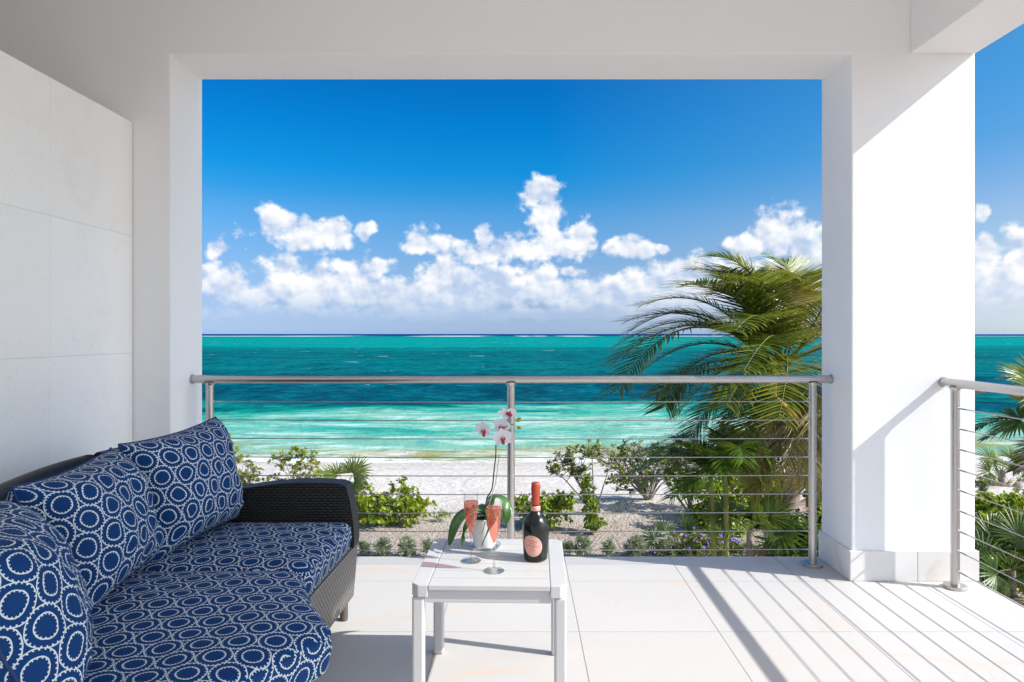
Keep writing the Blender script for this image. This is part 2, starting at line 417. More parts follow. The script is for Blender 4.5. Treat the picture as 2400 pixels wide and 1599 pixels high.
def mat_sea():
    m, t, p = new_mat('lagoon_water')
    geo = t.node('ShaderNodeNewGeometry').outputs['Position']
    x, y, z = t.sep(geo)
    big = t.noise(t.v('MULTIPLY', geo, (0.004, 0.016, 0.0)), 1.0, 8.0, 0.62)
    mid = t.noise(t.v('MULTIPLY', geo, (0.045, 0.13, 0.0)), 1.0, 6.0, 0.6)
    near = t.rng(y, 200.0, 60.0)
    j = t.m('ADD', t.m('MULTIPLY', t.m('SUBTRACT', big, 0.5), 1.5), t.m('MULTIPLY', t.m('MULTIPLY', t.m('SUBTRACT', mid, 0.5), 1.0), near))
    v = t.m('DIVIDE', 6.3, t.m('MAXIMUM', y, 10.0))
    vj = t.m('MULTIPLY', v, t.m('ADD', 1.0, t.m('MULTIPLY', j, t.rng(v, 0.006, 0.02, 0.15, 1.0))))
    vj = t.m('MINIMUM', vj, t.m('ADD', v, 0.022))
    vj = t.m('MAXIMUM', vj, t.m('SUBTRACT', v, t.rng(v, 0.13, 0.17, 0.030, 0.012)))
    f = t.m('SQRT', t.m('DIVIDE', vj, 0.19))
    c = t.ramp(f, [(p_, (c_[0] * 0.54, c_[1] * 0.54, c_[2] * (0.465 if p_ > 0.12 else 0.58))) for p_, c_ in [
        (0.0, lin(0, 72, 142)), (0.115, lin(0, 70, 138)), (0.128, lin(0, 150, 165)), (0.17, lin(0, 178, 186)), (0.29, lin(0, 186, 186)),
        (0.33, lin(0, 150, 156)), (0.40, lin(0, 126, 138)), (0.50, lin(0, 138, 146)), (0.58, lin(0, 116, 134)), (0.63, lin(0, 94, 120)),
        (0.72, lin(0, 106, 128)), (0.765, lin(10, 168, 162)), (0.80, lin(70, 208, 194)), (0.84, lin(140, 222, 208)), (0.90, lin(160, 224, 210)),
        (0.935, lin(172, 196, 150)), (0.953, lin(186, 180, 112)), (0.972, lin(214, 206, 172)), (0.99, lin(228, 220, 202))]])
    # darker weed patches and cloud-like mottling in mid water
    wm = t.noise(t.v('MULTIPLY', geo, (0.012, 0.05, 0.0)), 1.0, 8.0, 0.68, 0.3)
    c = t.mix(t.m('MULTIPLY', t.rng(wm, 0.48, 0.66), t.m('MULTIPLY', t.rng(f, 0.2, 0.34), t.rng(f, 0.76, 0.70))), c, t.mix(0.55, c, lin(0, 74, 104)))
    # chop: light and dark faces of the waves at every size
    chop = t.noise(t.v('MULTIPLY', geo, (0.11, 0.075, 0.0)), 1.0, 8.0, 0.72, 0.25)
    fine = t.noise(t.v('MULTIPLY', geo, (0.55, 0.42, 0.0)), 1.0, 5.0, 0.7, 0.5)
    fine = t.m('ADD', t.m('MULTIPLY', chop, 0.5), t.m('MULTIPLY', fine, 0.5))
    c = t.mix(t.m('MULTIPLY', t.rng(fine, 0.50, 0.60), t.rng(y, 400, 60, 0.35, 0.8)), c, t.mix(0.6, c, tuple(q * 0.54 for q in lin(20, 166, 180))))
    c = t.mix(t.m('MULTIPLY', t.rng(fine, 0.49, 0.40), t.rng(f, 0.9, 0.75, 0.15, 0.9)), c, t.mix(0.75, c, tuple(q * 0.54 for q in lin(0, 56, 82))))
    # milky streaks over the pale shallows
    mk = t.noise(t.v('MULTIPLY', geo, (0.25, 0.8, 0.0)), 1.0, 7.0, 0.65, 0.8)
    c = t.mix(t.m('MULTIPLY', t.rng(mk, 0.47, 0.68), t.rng(f, 0.76, 0.84, 0.0, 0.5)), c, lin(222, 244, 234))
    # foam: reef line, whitecaps, wash on the beach
    rl = t.rng(t.m('ABSOLUTE', t.m('SUBTRACT', v, 0.0031)), 0.00055, 0.0002)
    rn = t.rng(t.noise(t.v('MULTIPLY', geo, (0.006, 0.0004, 0.0)), 1.0, 4.0, 0.6), 0.48, 0.55)
    reef = t.m('MULTIPLY', rl, rn)
    cv = t.noise(t.v('MULTIPLY', geo, (0.06, 0.16, 0.0)), 1.0, 5.0, 0.72)
    caps = t.m('MULTIPLY', t.rng(cv, 0.665, 0.685), t.m('MULTIPLY', t.rng(v, 0.005, 0.008), t.rng(v, 0.085, 0.07)))
    cv2 = t.noise(t.v('MULTIPLY', geo, (0.02, 0.03, 0.0)), 1.0, 6.0, 0.75)
    caps2 = t.m('MULTIPLY', t.rng(cv2, 0.67, 0.69), t.m('MULTIPLY', t.rng(v, 0.004, 0.006), t.rng(v, 0.035, 0.025)))
    wsh = t.noise(t.v('MULTIPLY', geo, (0.10, 0.25, 0.0)), 1.0, 5.0, 0.6)
    wf = t.m('SUBTRACT', y, t.m('ADD', 34.2, t.m('MULTIPLY', t.m('SUBTRACT', wsh, 0.5), 9.0)))
    wash = t.m('MULTIPLY', t.rng(t.m('ABSOLUTE', wf), 1.7, 0.5), t.rng(t.noise(geo, 1.1, 5.0, 0.7), 0.34, 0.50))
    foam = t.m('MAXIMUM', t.m('MAXIMUM', reef, t.m('MAXIMUM', caps, caps2)), t.m('MULTIPLY', wash, 0.9))
    c = t.mix(foam, c, (0.80, 0.82, 0.82))
    hb = t.m('ADD', t.m('MULTIPLY', fine, 1.0), t.m('MULTIPLY', t.noise(t.v('MULTIPLY', geo, (1.6, 2.6, 0.0)), 1.0, 3.0, 0.6), 0.2))
    nb = t.bump(hb, 0.5, 0.7)
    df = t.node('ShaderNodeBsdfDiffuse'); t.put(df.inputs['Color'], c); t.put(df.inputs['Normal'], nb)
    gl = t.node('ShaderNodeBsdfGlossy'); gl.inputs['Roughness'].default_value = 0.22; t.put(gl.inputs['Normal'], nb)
    ms = t.node('ShaderNodeMixShader'); ms.inputs[0].default_value = 0.02
    t.t.links.new(df.outputs[0], ms.inputs[1]); t.t.links.new(gl.outputs[0], ms.inputs[2])
    t.n.remove(p); t.t.links.new(ms.outputs[0], t.n['Material Output'].inputs[0])
    return m

M = {}
M['plaster'] = mat_plaster()
M['floor'] = mat_limestone('floor_limestone', (0.54, 0.525, 0.506))
M['panel'] = mat_limestone('wall_limestone', (0.92, 0.915, 0.905), 1.15, 0.2)
M['skirt'] = mat_limestone('skirting_limestone', (0.79, 0.77, 0.745), 0.8, 1.1)
M['joint'] = simple('grey_joint', (0.62, 0.60, 0.57), 0.9)
M['fabric'] = mat_fabric()
M['wicker'] = mat_wicker('dark_wicker', (0.004, 0.004, 0.004), (0.032, 0.029, 0.027))
M['wicker_rim'] = mat_wicker('rim_wicker', (0.006, 0.006, 0.007), (0.05, 0.05, 0.054))
M['wicker_base_lit'] = mat_wicker('lit_base_wicker', (0.03, 0.026, 0.023), (0.33, 0.30, 0.275))  # same dark wicker, with bounce light off the bright floor put into its colour
M['legcap'] = simple('sofa_leg_plastic', (0.10, 0.085, 0.075), 0.5)
M['steel'] = mat_steel()
M['cable'] = simple('steel_cable', (0.40, 0.385, 0.37), 0.38, 1.0)
M['table'] = simple('white_powder_coat', (0.53, 0.525, 0.52), 0.42, 0.0, 0.4, (220.0, 0.05, 0.001), 0.015)
M['leaf_palm'] = mat_leaf('palm_leaflet', [(0.0, (0.024, 0.050, 0.010)), (0.35, (0.105, 0.155, 0.02)), (0.62, (0.25, 0.28, 0.032)), (0.82, (0.40, 0.36, 0.07)), (1.0, (0.46, 0.33, 0.17))], 0.36, 0.28, 0.5)
M['leaf_palm_dry'] = mat_leaf('dry_palm_leaflet', [(0.0, (0.06, 0.08, 0.02)), (0.4, (0.20, 0.20, 0.05)), (0.75, (0.36, 0.28, 0.10)), (1.0, (0.46, 0.33, 0.20))], 0.5, 0.25)
M['leaf_young'] = mat_leaf('young_palm_leaflet', [(0.0, (0.028, 0.075, 0.012)), (0.5, (0.09, 0.17, 0.02)), (1.0, (0.26, 0.33, 0.05))], 0.38, 0.3, 0.5)
M['leaf_grape'] = mat_leaf('round_shiny_leaf', [(0.0, (0.045, 0.105, 0.010)), (0.5, (0.17, 0.28, 0.018)), (0.85, (0.38, 0.46, 0.03)), (1.0, (0.52, 0.48, 0.04))], 0.38, 0.42, 0.4)
M['leaf_yellow'] = mat_leaf('yellow_green_leaf', [(0.0, (0.07, 0.11, 0.012)), (0.5, (0.30, 0.34, 0.04)), (1.0, (0.55, 0.48, 0.10))], 0.42, 0.4)
M['leaf_dark'] = mat_leaf('dark_rosette_leaf', [(0.0, (0.035, 0.07, 0.012)), (0.5, (0.19, 0.26, 0.035)), (1.0, (0.42, 0.44, 0.10))], 0.4, 0.4)
M['leaf_grey'] = mat_leaf('grey_green_leaf', [(0.0, (0.14, 0.19, 0.10)), (0.5, (0.28, 0.34, 0.20)), (1.0, (0.48, 0.53, 0.36))], 0.6, 0.35)
M['leaf_fan'] = mat_leaf('fan_palm_blade', [(0.0, (0.015, 0.045, 0.010)), (0.5, (0.09, 0.16, 0.025)), (0.85, (0.22, 0.28, 0.05)), (1.0, (0.40, 0.33, 0.16))], 0.4, 0.25, 0.45)
M['leaf_dead'] = mat_leaf('dead_palm_blade', [(0.0, (0.10, 0.08, 0.05)), (0.5, (0.28, 0.21, 0.13)), (1.0, (0.50, 0.41, 0.28))], 0.7, 0.2)
M['rachis'] = simple('palm_rachis', (0.15, 0.16, 0.03), 0.5, 0, 0.3, None, 0.2)
M['stalk'] = simple('orange_palm_stalk', (0.52, 0.27, 0.03), 0.45, 0, 0.4, None, 0.15)
M['bark_palm'] = mat_bark('palm_bark', (0.16, 0.125, 0.10), (0.40, 0.33, 0.28), (5, 5, 14))
M['bark_grey'] = mat_bark('pale_twig', (0.22, 0.18, 0.15), (0.44, 0.38, 0.33), (15, 15, 15))
M['bark_green'] = mat_bark('green_cane', (0.30, 0.27, 0.06), (0.20, 0.24, 0.05), (4, 4, 12))
M['violet'] = simple('violet_petal', (0.16, 0.035, 0.55), 0.5)
M['sand'] = mat_sand()
M['sea'] = mat_sea()
M['island'] = simple('hazy_island', (0.28, 0.37, 0.50), 1.0, 0, 0.0)  # blue of the distant air is mixed into the base colour

# ------------------------------------------------------------------ geometry helpers
class MB:
    """collects faces; build() links them as ONE mesh object"""
    def __init__(self):
        self.v = []; self.f = []; self.uv = {}; self.var = []
    def add(self, pts, faces, var=0.5, uvs=None):
        o = len(self.v)
        self.v.extend(pts)
        self.var.extend([var] * len(pts) if not isinstance(var, (list, tuple)) else var)
        for i, fc in enumerate(faces):
            if uvs: self.uv[len(self.f)] = uvs[i]
            self.f.append([o + k for k in fc])
        return o
    def box(self, a, b):
        x0, y0, z0 = a; x1, y1, z1 = b
        self.add([(x0,y0,z0),(x1,y0,z0),(x1,y1,z0),(x0,y1,z0),(x0,y0,z1),(x1,y0,z1),(x1,y1,z1),(x0,y1,z1)],
                 [(0,3,2,1),(4,5,6,7),(0,1,5,4),(1,2,6,5),(2,3,7,6),(3,0,4,7)])
    def tube(self, pts, rad, n=8, caps=True, var=0.5):
        pts = [Vector(p) for p in pts]
        if not isinstance(rad, (list, tuple)): rad = [rad] * len(pts)
        rings = []; up = None
        for i, p in enumerate(pts):
            t = (pts[min(i + 1, len(pts) - 1)] - pts[max(i - 1, 0)])
            t = t.normalized() if t.length > 1e-9 else Vector((0, 0, 1))
            if up is None:
                up = Vector((0, 0, 1)) if abs(t.z) < 0.9 else Vector((1, 0, 0))
            s = t.cross(up)
            if s.length < 1e-5: s = t.cross(Vector((0.3, 1, 0.2)))
            s.normalize(); u = s.cross(t); up = u
            rings.append([tuple(p + (s * math.cos(2 * math.pi * k / n) + u * math.sin(2 * math.pi * k / n)) * rad[i]) for k in range(n)])
        vs = [q for r in rings for q in r]; fs = []
        for i in range(len(pts) - 1):
            for k in range(n):
                k2 = (k + 1) % n
                fs.append((i * n + k, i * n + k2, (i + 1) * n + k2, (i + 1) * n + k))
        if caps:
            fs.append(tuple(range(n))); fs.append(tuple(reversed(range((len(pts) - 1) * n, len(pts) * n))))
        self.add(vs, fs, var)
    def lathe(self, prof, n=32, c=(0, 0, 0)):
        vs = []; fs = []
        for (r, z) in prof:
            for k in range(n):
                a = 2 * math.pi * k / n
                vs.append((c[0] + r * math.cos(a), c[1] + r * math.sin(a), c[2] + z))
        for i in range(len(prof) - 1):
            for k in range(n):
                k2 = (k + 1) % n
                fs.append((i * n + k, i * n + k2, (i + 1) * n + k2, (i + 1) * n + k))
        self.add(vs, fs)
    def build(self, name, mat, parent=None, smooth=False, bevel=0.0, seg=2):
        me = bpy.data.meshes.new(name)
        me.from_pydata(self.v, [], self.f)
        if self.uv:
            ul = me.uv_layers.new(name='UVMap')
            for pi, uvs in self.uv.items():
                ls = me.polygons[pi].loop_start
                for k, q in enumerate(uvs): ul.data[ls + k].uv = q
        at = me.attributes.new('var', 'FLOAT', 'POINT')
        at.data.foreach_set('value', self.var)
        me.materials.append(mat)
        if smooth: me.polygons.foreach_set('use_smooth', [True] * len(me.polygons))
        me.update()
        o = bpy.data.objects.new(name, me); COL.objects.link(o)
        if parent is not None: o.parent = parent
        if bevel:
            b = o.modifiers.new('bevel', 'BEVEL'); b.width = bevel; b.segments = seg; b.limit_method = 'ANGLE'; b.angle_limit = R(40)
            b.harden_normals = False
        return o

def auto_smooth(o, deg=35):
    me = o.data
    me.polygons.foreach_set('use_smooth', [True] * len(me.polygons))
    try: me.set_sharp_from_angle(angle=R(deg))
    except Exception: pass

def tag(o, label, cat, group=None):
    o['label'] = label; o['category'] = cat
    if group: o['group'] = group
    return o
def thing(name, label, cat, loc=(0, 0, 0), rz=0.0, group=None):
    o = bpy.data.objects.new(name, None); o.empty_display_size = 0.1; COL.objects.link(o)
    o.location = loc; o.rotation_euler = (0, 0, rz)
    return tag(o, label, cat, group)
def structure(o):
    o['kind'] = 'structure'; return o
def at(px, py, D):                        # a point at distance D in front of the camera (sizes measured in the photograph)
    s = 1600.0 / D
    return Vector(((px * 1.02 - 1219) / s, D, 1.3 - (py * 1.02 - 783) / s))
def rel(o, p):                            # into the local frame of a thing that is only moved
    return Vector(p) - o.location

# ------------------------------------------------------------------ ground, sea, far island
def smooth01(a, b, x):
    t = max(0.0, min(1.0, (x - a) / (b - a))); return t * t * (3 - 2 * t)
def gz(x, y):
    z = -3.7 - 0.35 * smooth01(19.5, 25, y) - 0.98 * smooth01(24, 34.5, y) - 2.2 * smooth01(34, 60, y)
    if -60 < x < 60:
        n = mnoise.noise(Vector((x * 0.16, y * 0.22, 0.3)))
        n2 = mnoise.noise(Vector((x * 0.6, y * 0.7, 4.3)))
        amp = smooth01(12, 16, y) * (1 - smooth01(26, 31, y))
        z += (n * 0.16 + n2 * 0.05) * amp
        z += 0.22 * math.exp(-((x - 2.6) / 3.2) ** 2 - ((y - 19.6) / 1.5) ** 2)
        z += 0.03 * mnoise.noise(Vector((x * 0.35, y * 0.8, 9.0))) * smooth01(26, 30, y)
    return z
def grid_lines(lo, hi, step, far):
    a = []; x = lo
    while x <= hi + 1e-6: a.append(x); x += step
    return [-q for q in reversed(far)] + a + far if far else a
xs = [-3000, -1000, -300, -120, -60] + [(-40 + 0.35 * i) for i in range(229)] + [60, 120, 300, 1000, 3000]
ys = [-3000, -600, -100, -20, 0, 6, 9] + [10 + 0.3 * i for i in range(94)] + [40, 46, 60]
g = MB()
g.v = [(x, y, gz(x, y)) for y in ys for x in xs]; g.var = [0.5] * len(g.v)
nx = len(xs)
g.f = [(j * nx + i, j * nx + i + 1, (j + 1) * nx + i + 1, (j + 1) * nx + i) for j in range(len(ys) - 1) for i in range(nx - 1)]
structure(g.build('ground', M['sand'], None, True))

SEA = -5.0
s_ = MB()
sxs = [-60000, -8000, -1500, -300] + [-120 + 1.5 * i for i in range(161)] + [300, 1500, 8000, 60000]
sys_ = [30.0] + [30.5 + 0.45 * i for i in range(60)] + [58 + 1.5 * i for i in range(60)] + [160, 220, 320, 500, 900, 2000, 6000, 20000, 90000]
def wave(x, y):
    if y > 220 or abs(x) > 130: return 0.0
    k = smooth01(33, 48, y) * (1 - smooth01(150, 220, y))
    a = mnoise.noise(Vector((x * 0.05, y * 0.16, 1.0))) * 0.22 + mnoise.noise(Vector((x * 0.22, y * 0.5, 2.0))) * 0.10
    sw = 0.16 * math.exp(-((y - 51 - 2.5 * mnoise.noise(Vector((x * 0.06, 0, 7.0)))) / 1.6) ** 2)
    return (a + sw) * k
s_.v = [(x, y, SEA + wave(x, y)) for y in sys_ for x in sxs]; s_.var = [0.5] * len(s_.v)
nx = len(sxs)
s_.f = [(j * nx + i, j * nx + i + 1, (j + 1) * nx + i + 1, (j + 1) * nx + i) for j in range(len(sys_) - 1) for i in range(nx - 1)]
structure(s_.build('sea_water', M['sea'], None, True))

isl = MB()
pts = []
N = 60
for i in range(N + 1):
    u = i / N
    X = 10200 + 9000 * u
    h = SEA + 2 + 62 * (math.sin(math.pi * u) ** 0.6) * (0.55 + 0.45 * mnoise.noise(Vector((u * 9, 0, 3)))) 
    for (yy, k) in ((15600, 0), (15900, 1), (16300, 0.8), (16700, 0)):
        pts.append((X, yy, SEA - 5 + (h - SEA + 5) * k))
isl.add(pts, [(i * 4 + k, i * 4 + k + 1, i * 4 + k + 5, i * 4 + k + 4) for i in range(N) for k in range(3)])
structure(isl.build('far_island', M['island'], None, True))

# ------------------------------------------------------------------ terrace: floor, walls, roof
FX0, FX1, FY0, FY1 = -3.7, 2.40, -2.6, 3.98
fl = MB(); fl.box((FX0, FY0, -0.32), (FX1, FY1, -0.021))
floor = structure(fl.build('floor', M['plaster'], None, False, 0.004))
lo = MB(); lo.box((FX0 + 0.05, FY0 + 0.05, -3.85), (FX1 - 0.05, FY1 - 0.05, -0.3205))
structure(lo.build('wall_lower', M['plaster'], None, False, 0.01))
jb = MB(); jb.box((FX0 + 0.01, FY0 + 0.01, -0.0208), (FX1 - 0.01, FY1 - 0.01, -0.004))
jb.build('joint_bed', M['joint'], floor)
def cuts(lo, hi, origin, step):
    k = math.ceil((lo - origin) / step + 1e-6); c = [lo]
    while origin + k * step < hi - 0.02:
        if origin + k * step > lo + 0.02: c.append(origin + k * step)
        k += 1
    return c + [hi]
cx = cuts(FX0, FX1, 0.868, 0.61); cy = cuts(FY0, FY1, 3.59, 0.61)
tile_mesh = {}
JG = 0.0016
for i in range(len(cx) - 1):
    for j in range(len(cy) - 1):
        x0, x1, y0, y1 = cx[i] + JG, cx[i + 1] - JG, cy[j] + JG, cy[j + 1] - JG
        if i == 0: x0 = cx[0]
        if i == len(cx) - 2: x1 = cx[-1] + 0.006
        if j == len(cy) - 2: y1 = cy[-1] + 0.006
        key = (round(x1 - x0, 3), round(y1 - y0, 3))
        if key not in tile_mesh:
            t = MB(); t.box((0, 0, -0.02), (x1 - x0, y1 - y0, 0.0))
            o = t.build('floor_tile', M['floor'], floor); tile_mesh[key] = o.data
        else:
            o = bpy.data.objects.new('floor_tile', tile_mesh[key]); COL.objects.link(o); o.parent = floor
        o.location = (x0, y0, 0)

def prism_y(prof, y0, y1):                # profile in x,z pushed along y
    b = MB(); n = len(prof)
    b.add([(x, y0, z) for x, z in prof] + [(x, y1, z) for x, z in prof],
          [tuple(range(n)), tuple(range(2 * n - 1, n - 1, -1))] + [(i, i + n, (i + 1) % n + n, (i + 1) % n) for i in range(n)])
    return b
YW0, YW1, ZL, ZC = 3.60, 3.96, 2.775, 3.32
OX0, OX1 = -1.843, 1.748
fw = prism_y([(-3.75, 0.001), (OX0, 0.001), (OX0, ZL), (OX1, ZL), (OX1, 0.001), (2.40, 0.001), (2.40, ZC), (-3.75, ZC)], YW0, YW1)
front = structure(fw.build('wall_front', M['plaster'], None, False, 0.007, 3))
# stone skirting on the pillar
def slab(name, a, b, mat, parent, bev=0.002):
    m = MB(); m.box(a, b); return m.build(name, mat, parent, False, bev)
sk = 0.013
slab('skirting_tile', (OX1 - sk, YW0 - sk, 0.001), (2.088, YW0 - 0.0005, 0.158), M['skirt'], front)
slab('skirting_tile', (2.0905, YW0 - sk, 0.001), (2.40 + sk, YW0 - 0.0005, 0.158), M['skirt'], front)
slab('skirting_tile', (OX1 - sk, YW0 + 0.0005, 0.001), (OX1 - 0.0005, YW1 + 0.01, 0.158), M['skirt'], front)
slab('skirting_tile', (2.4005, YW0 + 0.0005, 0.001), (2.40 + sk, YW1 + 0.01, 0.158), M['skirt'], front)
slab('skirting_tile', (OX0 + 0.0005, YW0 + 0.0005, 0.001), (OX0 + sk, YW1 + 0.01, 0.158), M['skirt'], front)
slab('skirting_tile', (-2.018, YW0 - sk, 0.001), (OX0 + sk, YW0 - 0.0005, 0.158), M['skirt'], front)
# ceiling and the beam over the right railing
ce = MB(); ce.box((-3.85, -2.75, ZC), (2.56, YW1 + 0.1, ZC + 0.32))
structure(ce.build('ceiling', M['plaster'], None, False, 0.005))
be = MB(); be.box((2.056, -2.6, ZL + 0.0015), (2.398, YW0 - 0.0006, ZC + 0.01))
structure(be.build('ceiling_beam', M['plaster'], None, False, 0.006, 3))
# left wall with limestone panels
ow = MB(); ow.box((-3.74, -2.6, 0.001), (-3.5, YW0 - 0.001, ZC - 0.001))
structure(ow.build('wall_outer', M['plaster'], None, False, 0.004))
lw = MB(); lw.box((-2.26, -2.6, 0.001), (-2.066, YW0 - 0.001, 2.4155))
leftw = structure(lw.build('wall_left', M['plaster'], None, False, 0.004))
jl = MB(); jl.box((-2.0658, -2.59, 0.002), (-2.0455, YW0 - 0.006, 2.414)); jl.build('joint_bed', M['joint'], leftw)
pcy = cuts(-2.6, YW0 - 0.004, 2.968, 0.632); pcz = [0.002, 0.6, 1.2, 1.815, 2.416]
pm = {}
for j in range(len(pcy) - 1):
    for k in range(4):
        y0, y1, z0, z1 = pcy[j] + 0.0006, pcy[j + 1] - 0.0006, pcz[k] + 0.0006, pcz[k + 1] - 0.0006
        key = (round(y1 - y0, 3), round(z1 - z0, 3))
        if key not in pm:
            t = MB(); t.box((0, 0, 0), (0.0235, y1 - y0, z1 - z0))
            o = t.build('stone_panel', M['panel'], leftw, False, 0.0012, 1); pm[key] = o.data
        else:
            o = bpy.data.objects.new('stone_panel', pm[key]); COL.objects.link(o); o.parent = leftw
            b = o.modifiers.new('bevel', 'BEVEL'); b.width = 0.0012; b.segments = 1; b.limit_method = 'ANGLE'
        o.location = (-2.0655, y0, z0)

# ------------------------------------------------------------------ railings
def railing(name, label, p0, p1, posts, cab_from, cab_to, cap0, cap1, axis, cat='railing', end_fit=True):
    t = thing(name, label, cat)
    m = MB(); m.tube([p0, p1], 0.0225, 20); o = m.build('top_rail', M['steel'], t); auto_smooth(o, 50)
    ax = Vector(axis)
    for (p, e) in ((p0, cap0), (p1, cap1)):
        if e:
            d = (Vector(p1) - Vector(p0)).normalized() * (1 if p is p0 else -1)
            m = MB(); m.tube([Vector(p) - d * 0.0, Vector(p) + d * 0.006], 0.0262, 20); auto_smooth(m.build('end_cap', M['steel'], t), 50)
    zs = [0.0915 + 0.1038 * k for k in range(9)]
    for q in posts:
        m = MB(); m.tube([(q[0], q[1], 0.012), (q[0], q[1], 1.03)], 0.0212, 20); po = m.build('post', M['steel'], t); auto_smooth(po, 50)
        m = MB(); m.lathe([(0.001, 0.0), (0.054, 0.0), (0.054, 0.013), (0.0525, 0.0155), (0.022, 0.0165), (0.0215, 0.03)], 32, (q[0], q[1], 0.001))
        auto_smooth(m.build('base_plate', M['steel'], po), 30)
        m = MB(); m.tube([(q[0], q[1], 1.012), (q[0], q[1], 1.027)], [0.0215, 0.030], 20, False); auto_smooth(m.build('saddle', M['steel'], po), 50)
    for z in zs:
        a = Vector((cab_from[0], cab_from[1], z)); b = Vector((cab_to[0], cab_to[1], z))
        m = MB()
        n = 16
        m.tube([a.lerp(b, k / n) + Vector((0, 0, -0.004 * math.sin(math.pi * k / n))) for k in range(n + 1)], 0.0029, 8, False)
        c = m.build('cable', M['cable'], t, True)
        if end_fit:
            d = (b - a).normalized()
            for (p, sg) in ((a, 1), (b, -1)):
                m = MB(); m.tube([p, p + d * sg * 0.012, p + d * sg * 0.07], [0.0062, 0.0044, 0.0040], 8)
                m.build('cable_fitting', M['steel'], c, True)
    return t
YR = 3.83
railing('railing', 'steel cable railing in front of the sea across the wide opening', (OX0 + 0.004, YR, 1.047), (OX1 - 0.004, YR, 1.047),
        [(-1.741, YR), (-0.0515, YR), (1.641, YR)], (-1.741 + 0.02, YR), (1.641 - 0.02, YR), True, True, (1, 0, 0))
XR = 2.228
railing('railing', 'steel cable railing along the sunny right edge beside the white pillar', (XR, YW0 - 0.004, 1.047), (XR, -2.55, 1.047),
        [(XR, 3.496), (XR, 1.75), (XR, 0.0), (XR, -1.75)], (XR, 3.496 - 0.02), (XR, -2.5), True, False, (0, 1, 0))

# ------------------------------------------------------------------ sofa
def fillet(pts, rad, n=6):
    out = []; L = len(pts)
    for i in range(L):
        p = Vector((*pts[i][:2], 0)); a = Vector((*pts[i - 1][:2], 0)); b = Vector((*pts[(i + 1) % L][:2], 0))
        r = rad[i] if isinstance(rad, (list, tuple)) else rad
        d1 = (a - p); d2 = (b - p)
        r1 = min(r, d1.length * 0.45); r2 = min(r, d2.length * 0.45)
        q1 = p + d1.normalized() * r1; q2 = p + d2.normalized() * r2
        for k in range(n + 1):
            t = k / n
            out.append((q1 * (1 - t) ** 2 + p * 2 * t * (1 - t) + q2 * t * t)[:2])
    return out
def resample(poly, step):
    out = []; L = len(poly)
    for i in range(L):
        a = Vector(poly[i]); b = Vector(poly[(i + 1) % L]); n = max(1, int((b - a).length / step))
        for k in range(n): out.append(tuple(a.lerp(b, k / n)))
    return out
def inset(poly, d):
    out = []; L = len(poly)
    for i in range(L):
        a = Vector(poly[i - 1]); p = Vector(poly[i]); b = Vector(poly[(i + 1) % L])
        t = (b - a); t = t.normalized() if t.length > 1e-9 else Vector((1, 0))
        out.append(tuple(p + Vector((-t.y, t.x)) * d))     # polygon runs counter-clockwise: inward is left
    return out
def ccw(poly):
    A = sum(poly[i - 1][0] * poly[i][1] - poly[i][0] * poly[i - 1][1] for i in range(len(poly)))
    return poly if A > 0 else poly[::-1]
def ring_solid(rings, uv_mode, uvo=(0, 0), rot=0.0):
    """rings: list of (poly, z or list of z, mode) from bottom to top; mode 's' side, 't' top"""
    m = MB(); n = len(rings[0][0]); cr, sr = math.cos(rot), math.sin(rot)
    arc = [0.0]
    base = rings[len(rings) // 3][0]
    for i in range(n): arc.append(arc[-1] + (Vector(base[(i + 1) % n]) - Vector(base[i])).length)
    vs = []
    for poly, z, _ in rings:
        for i in range(n): vs.append((poly[i][0], poly[i][1], z[i] if isinstance(z, list) else z))
    fs = []; uvs = []
    tuv = lambda q: (q[0] * cr - q[1] * sr + uvo[0], q[0] * sr + q[1] * cr + uvo[1])
    for k in range(len(rings) - 1):
        md = rings[k + 1][2]
        for i in range(n):
            i2 = (i + 1) % n
            f = (k * n + i, k * n + i2, (k + 1) * n + i2, (k + 1) * n + i)
            fs.append(f)
            if md == 's': uvs.append([(arc[i], vs[f[0]][2]), (arc[i + 1], vs[f[1]][2]), (arc[i + 1], vs[f[2]][2]), (arc[i], vs[f[3]][2])])
            else: uvs.append([tuv(vs[q]) for q in f])
    top = tuple((len(rings) - 1) * n + i for i in range(n)); fs.append(top); uvs.append([tuv(vs[q]) for q in top])
    bot = tuple(reversed(range(n))); fs.append(bot); uvs.append([tuv(vs[q]) for q in bot])
    m.add(vs, fs, 0.5, uvs)
    return m
from mathutils.geometry import delaunay_2d_cdt
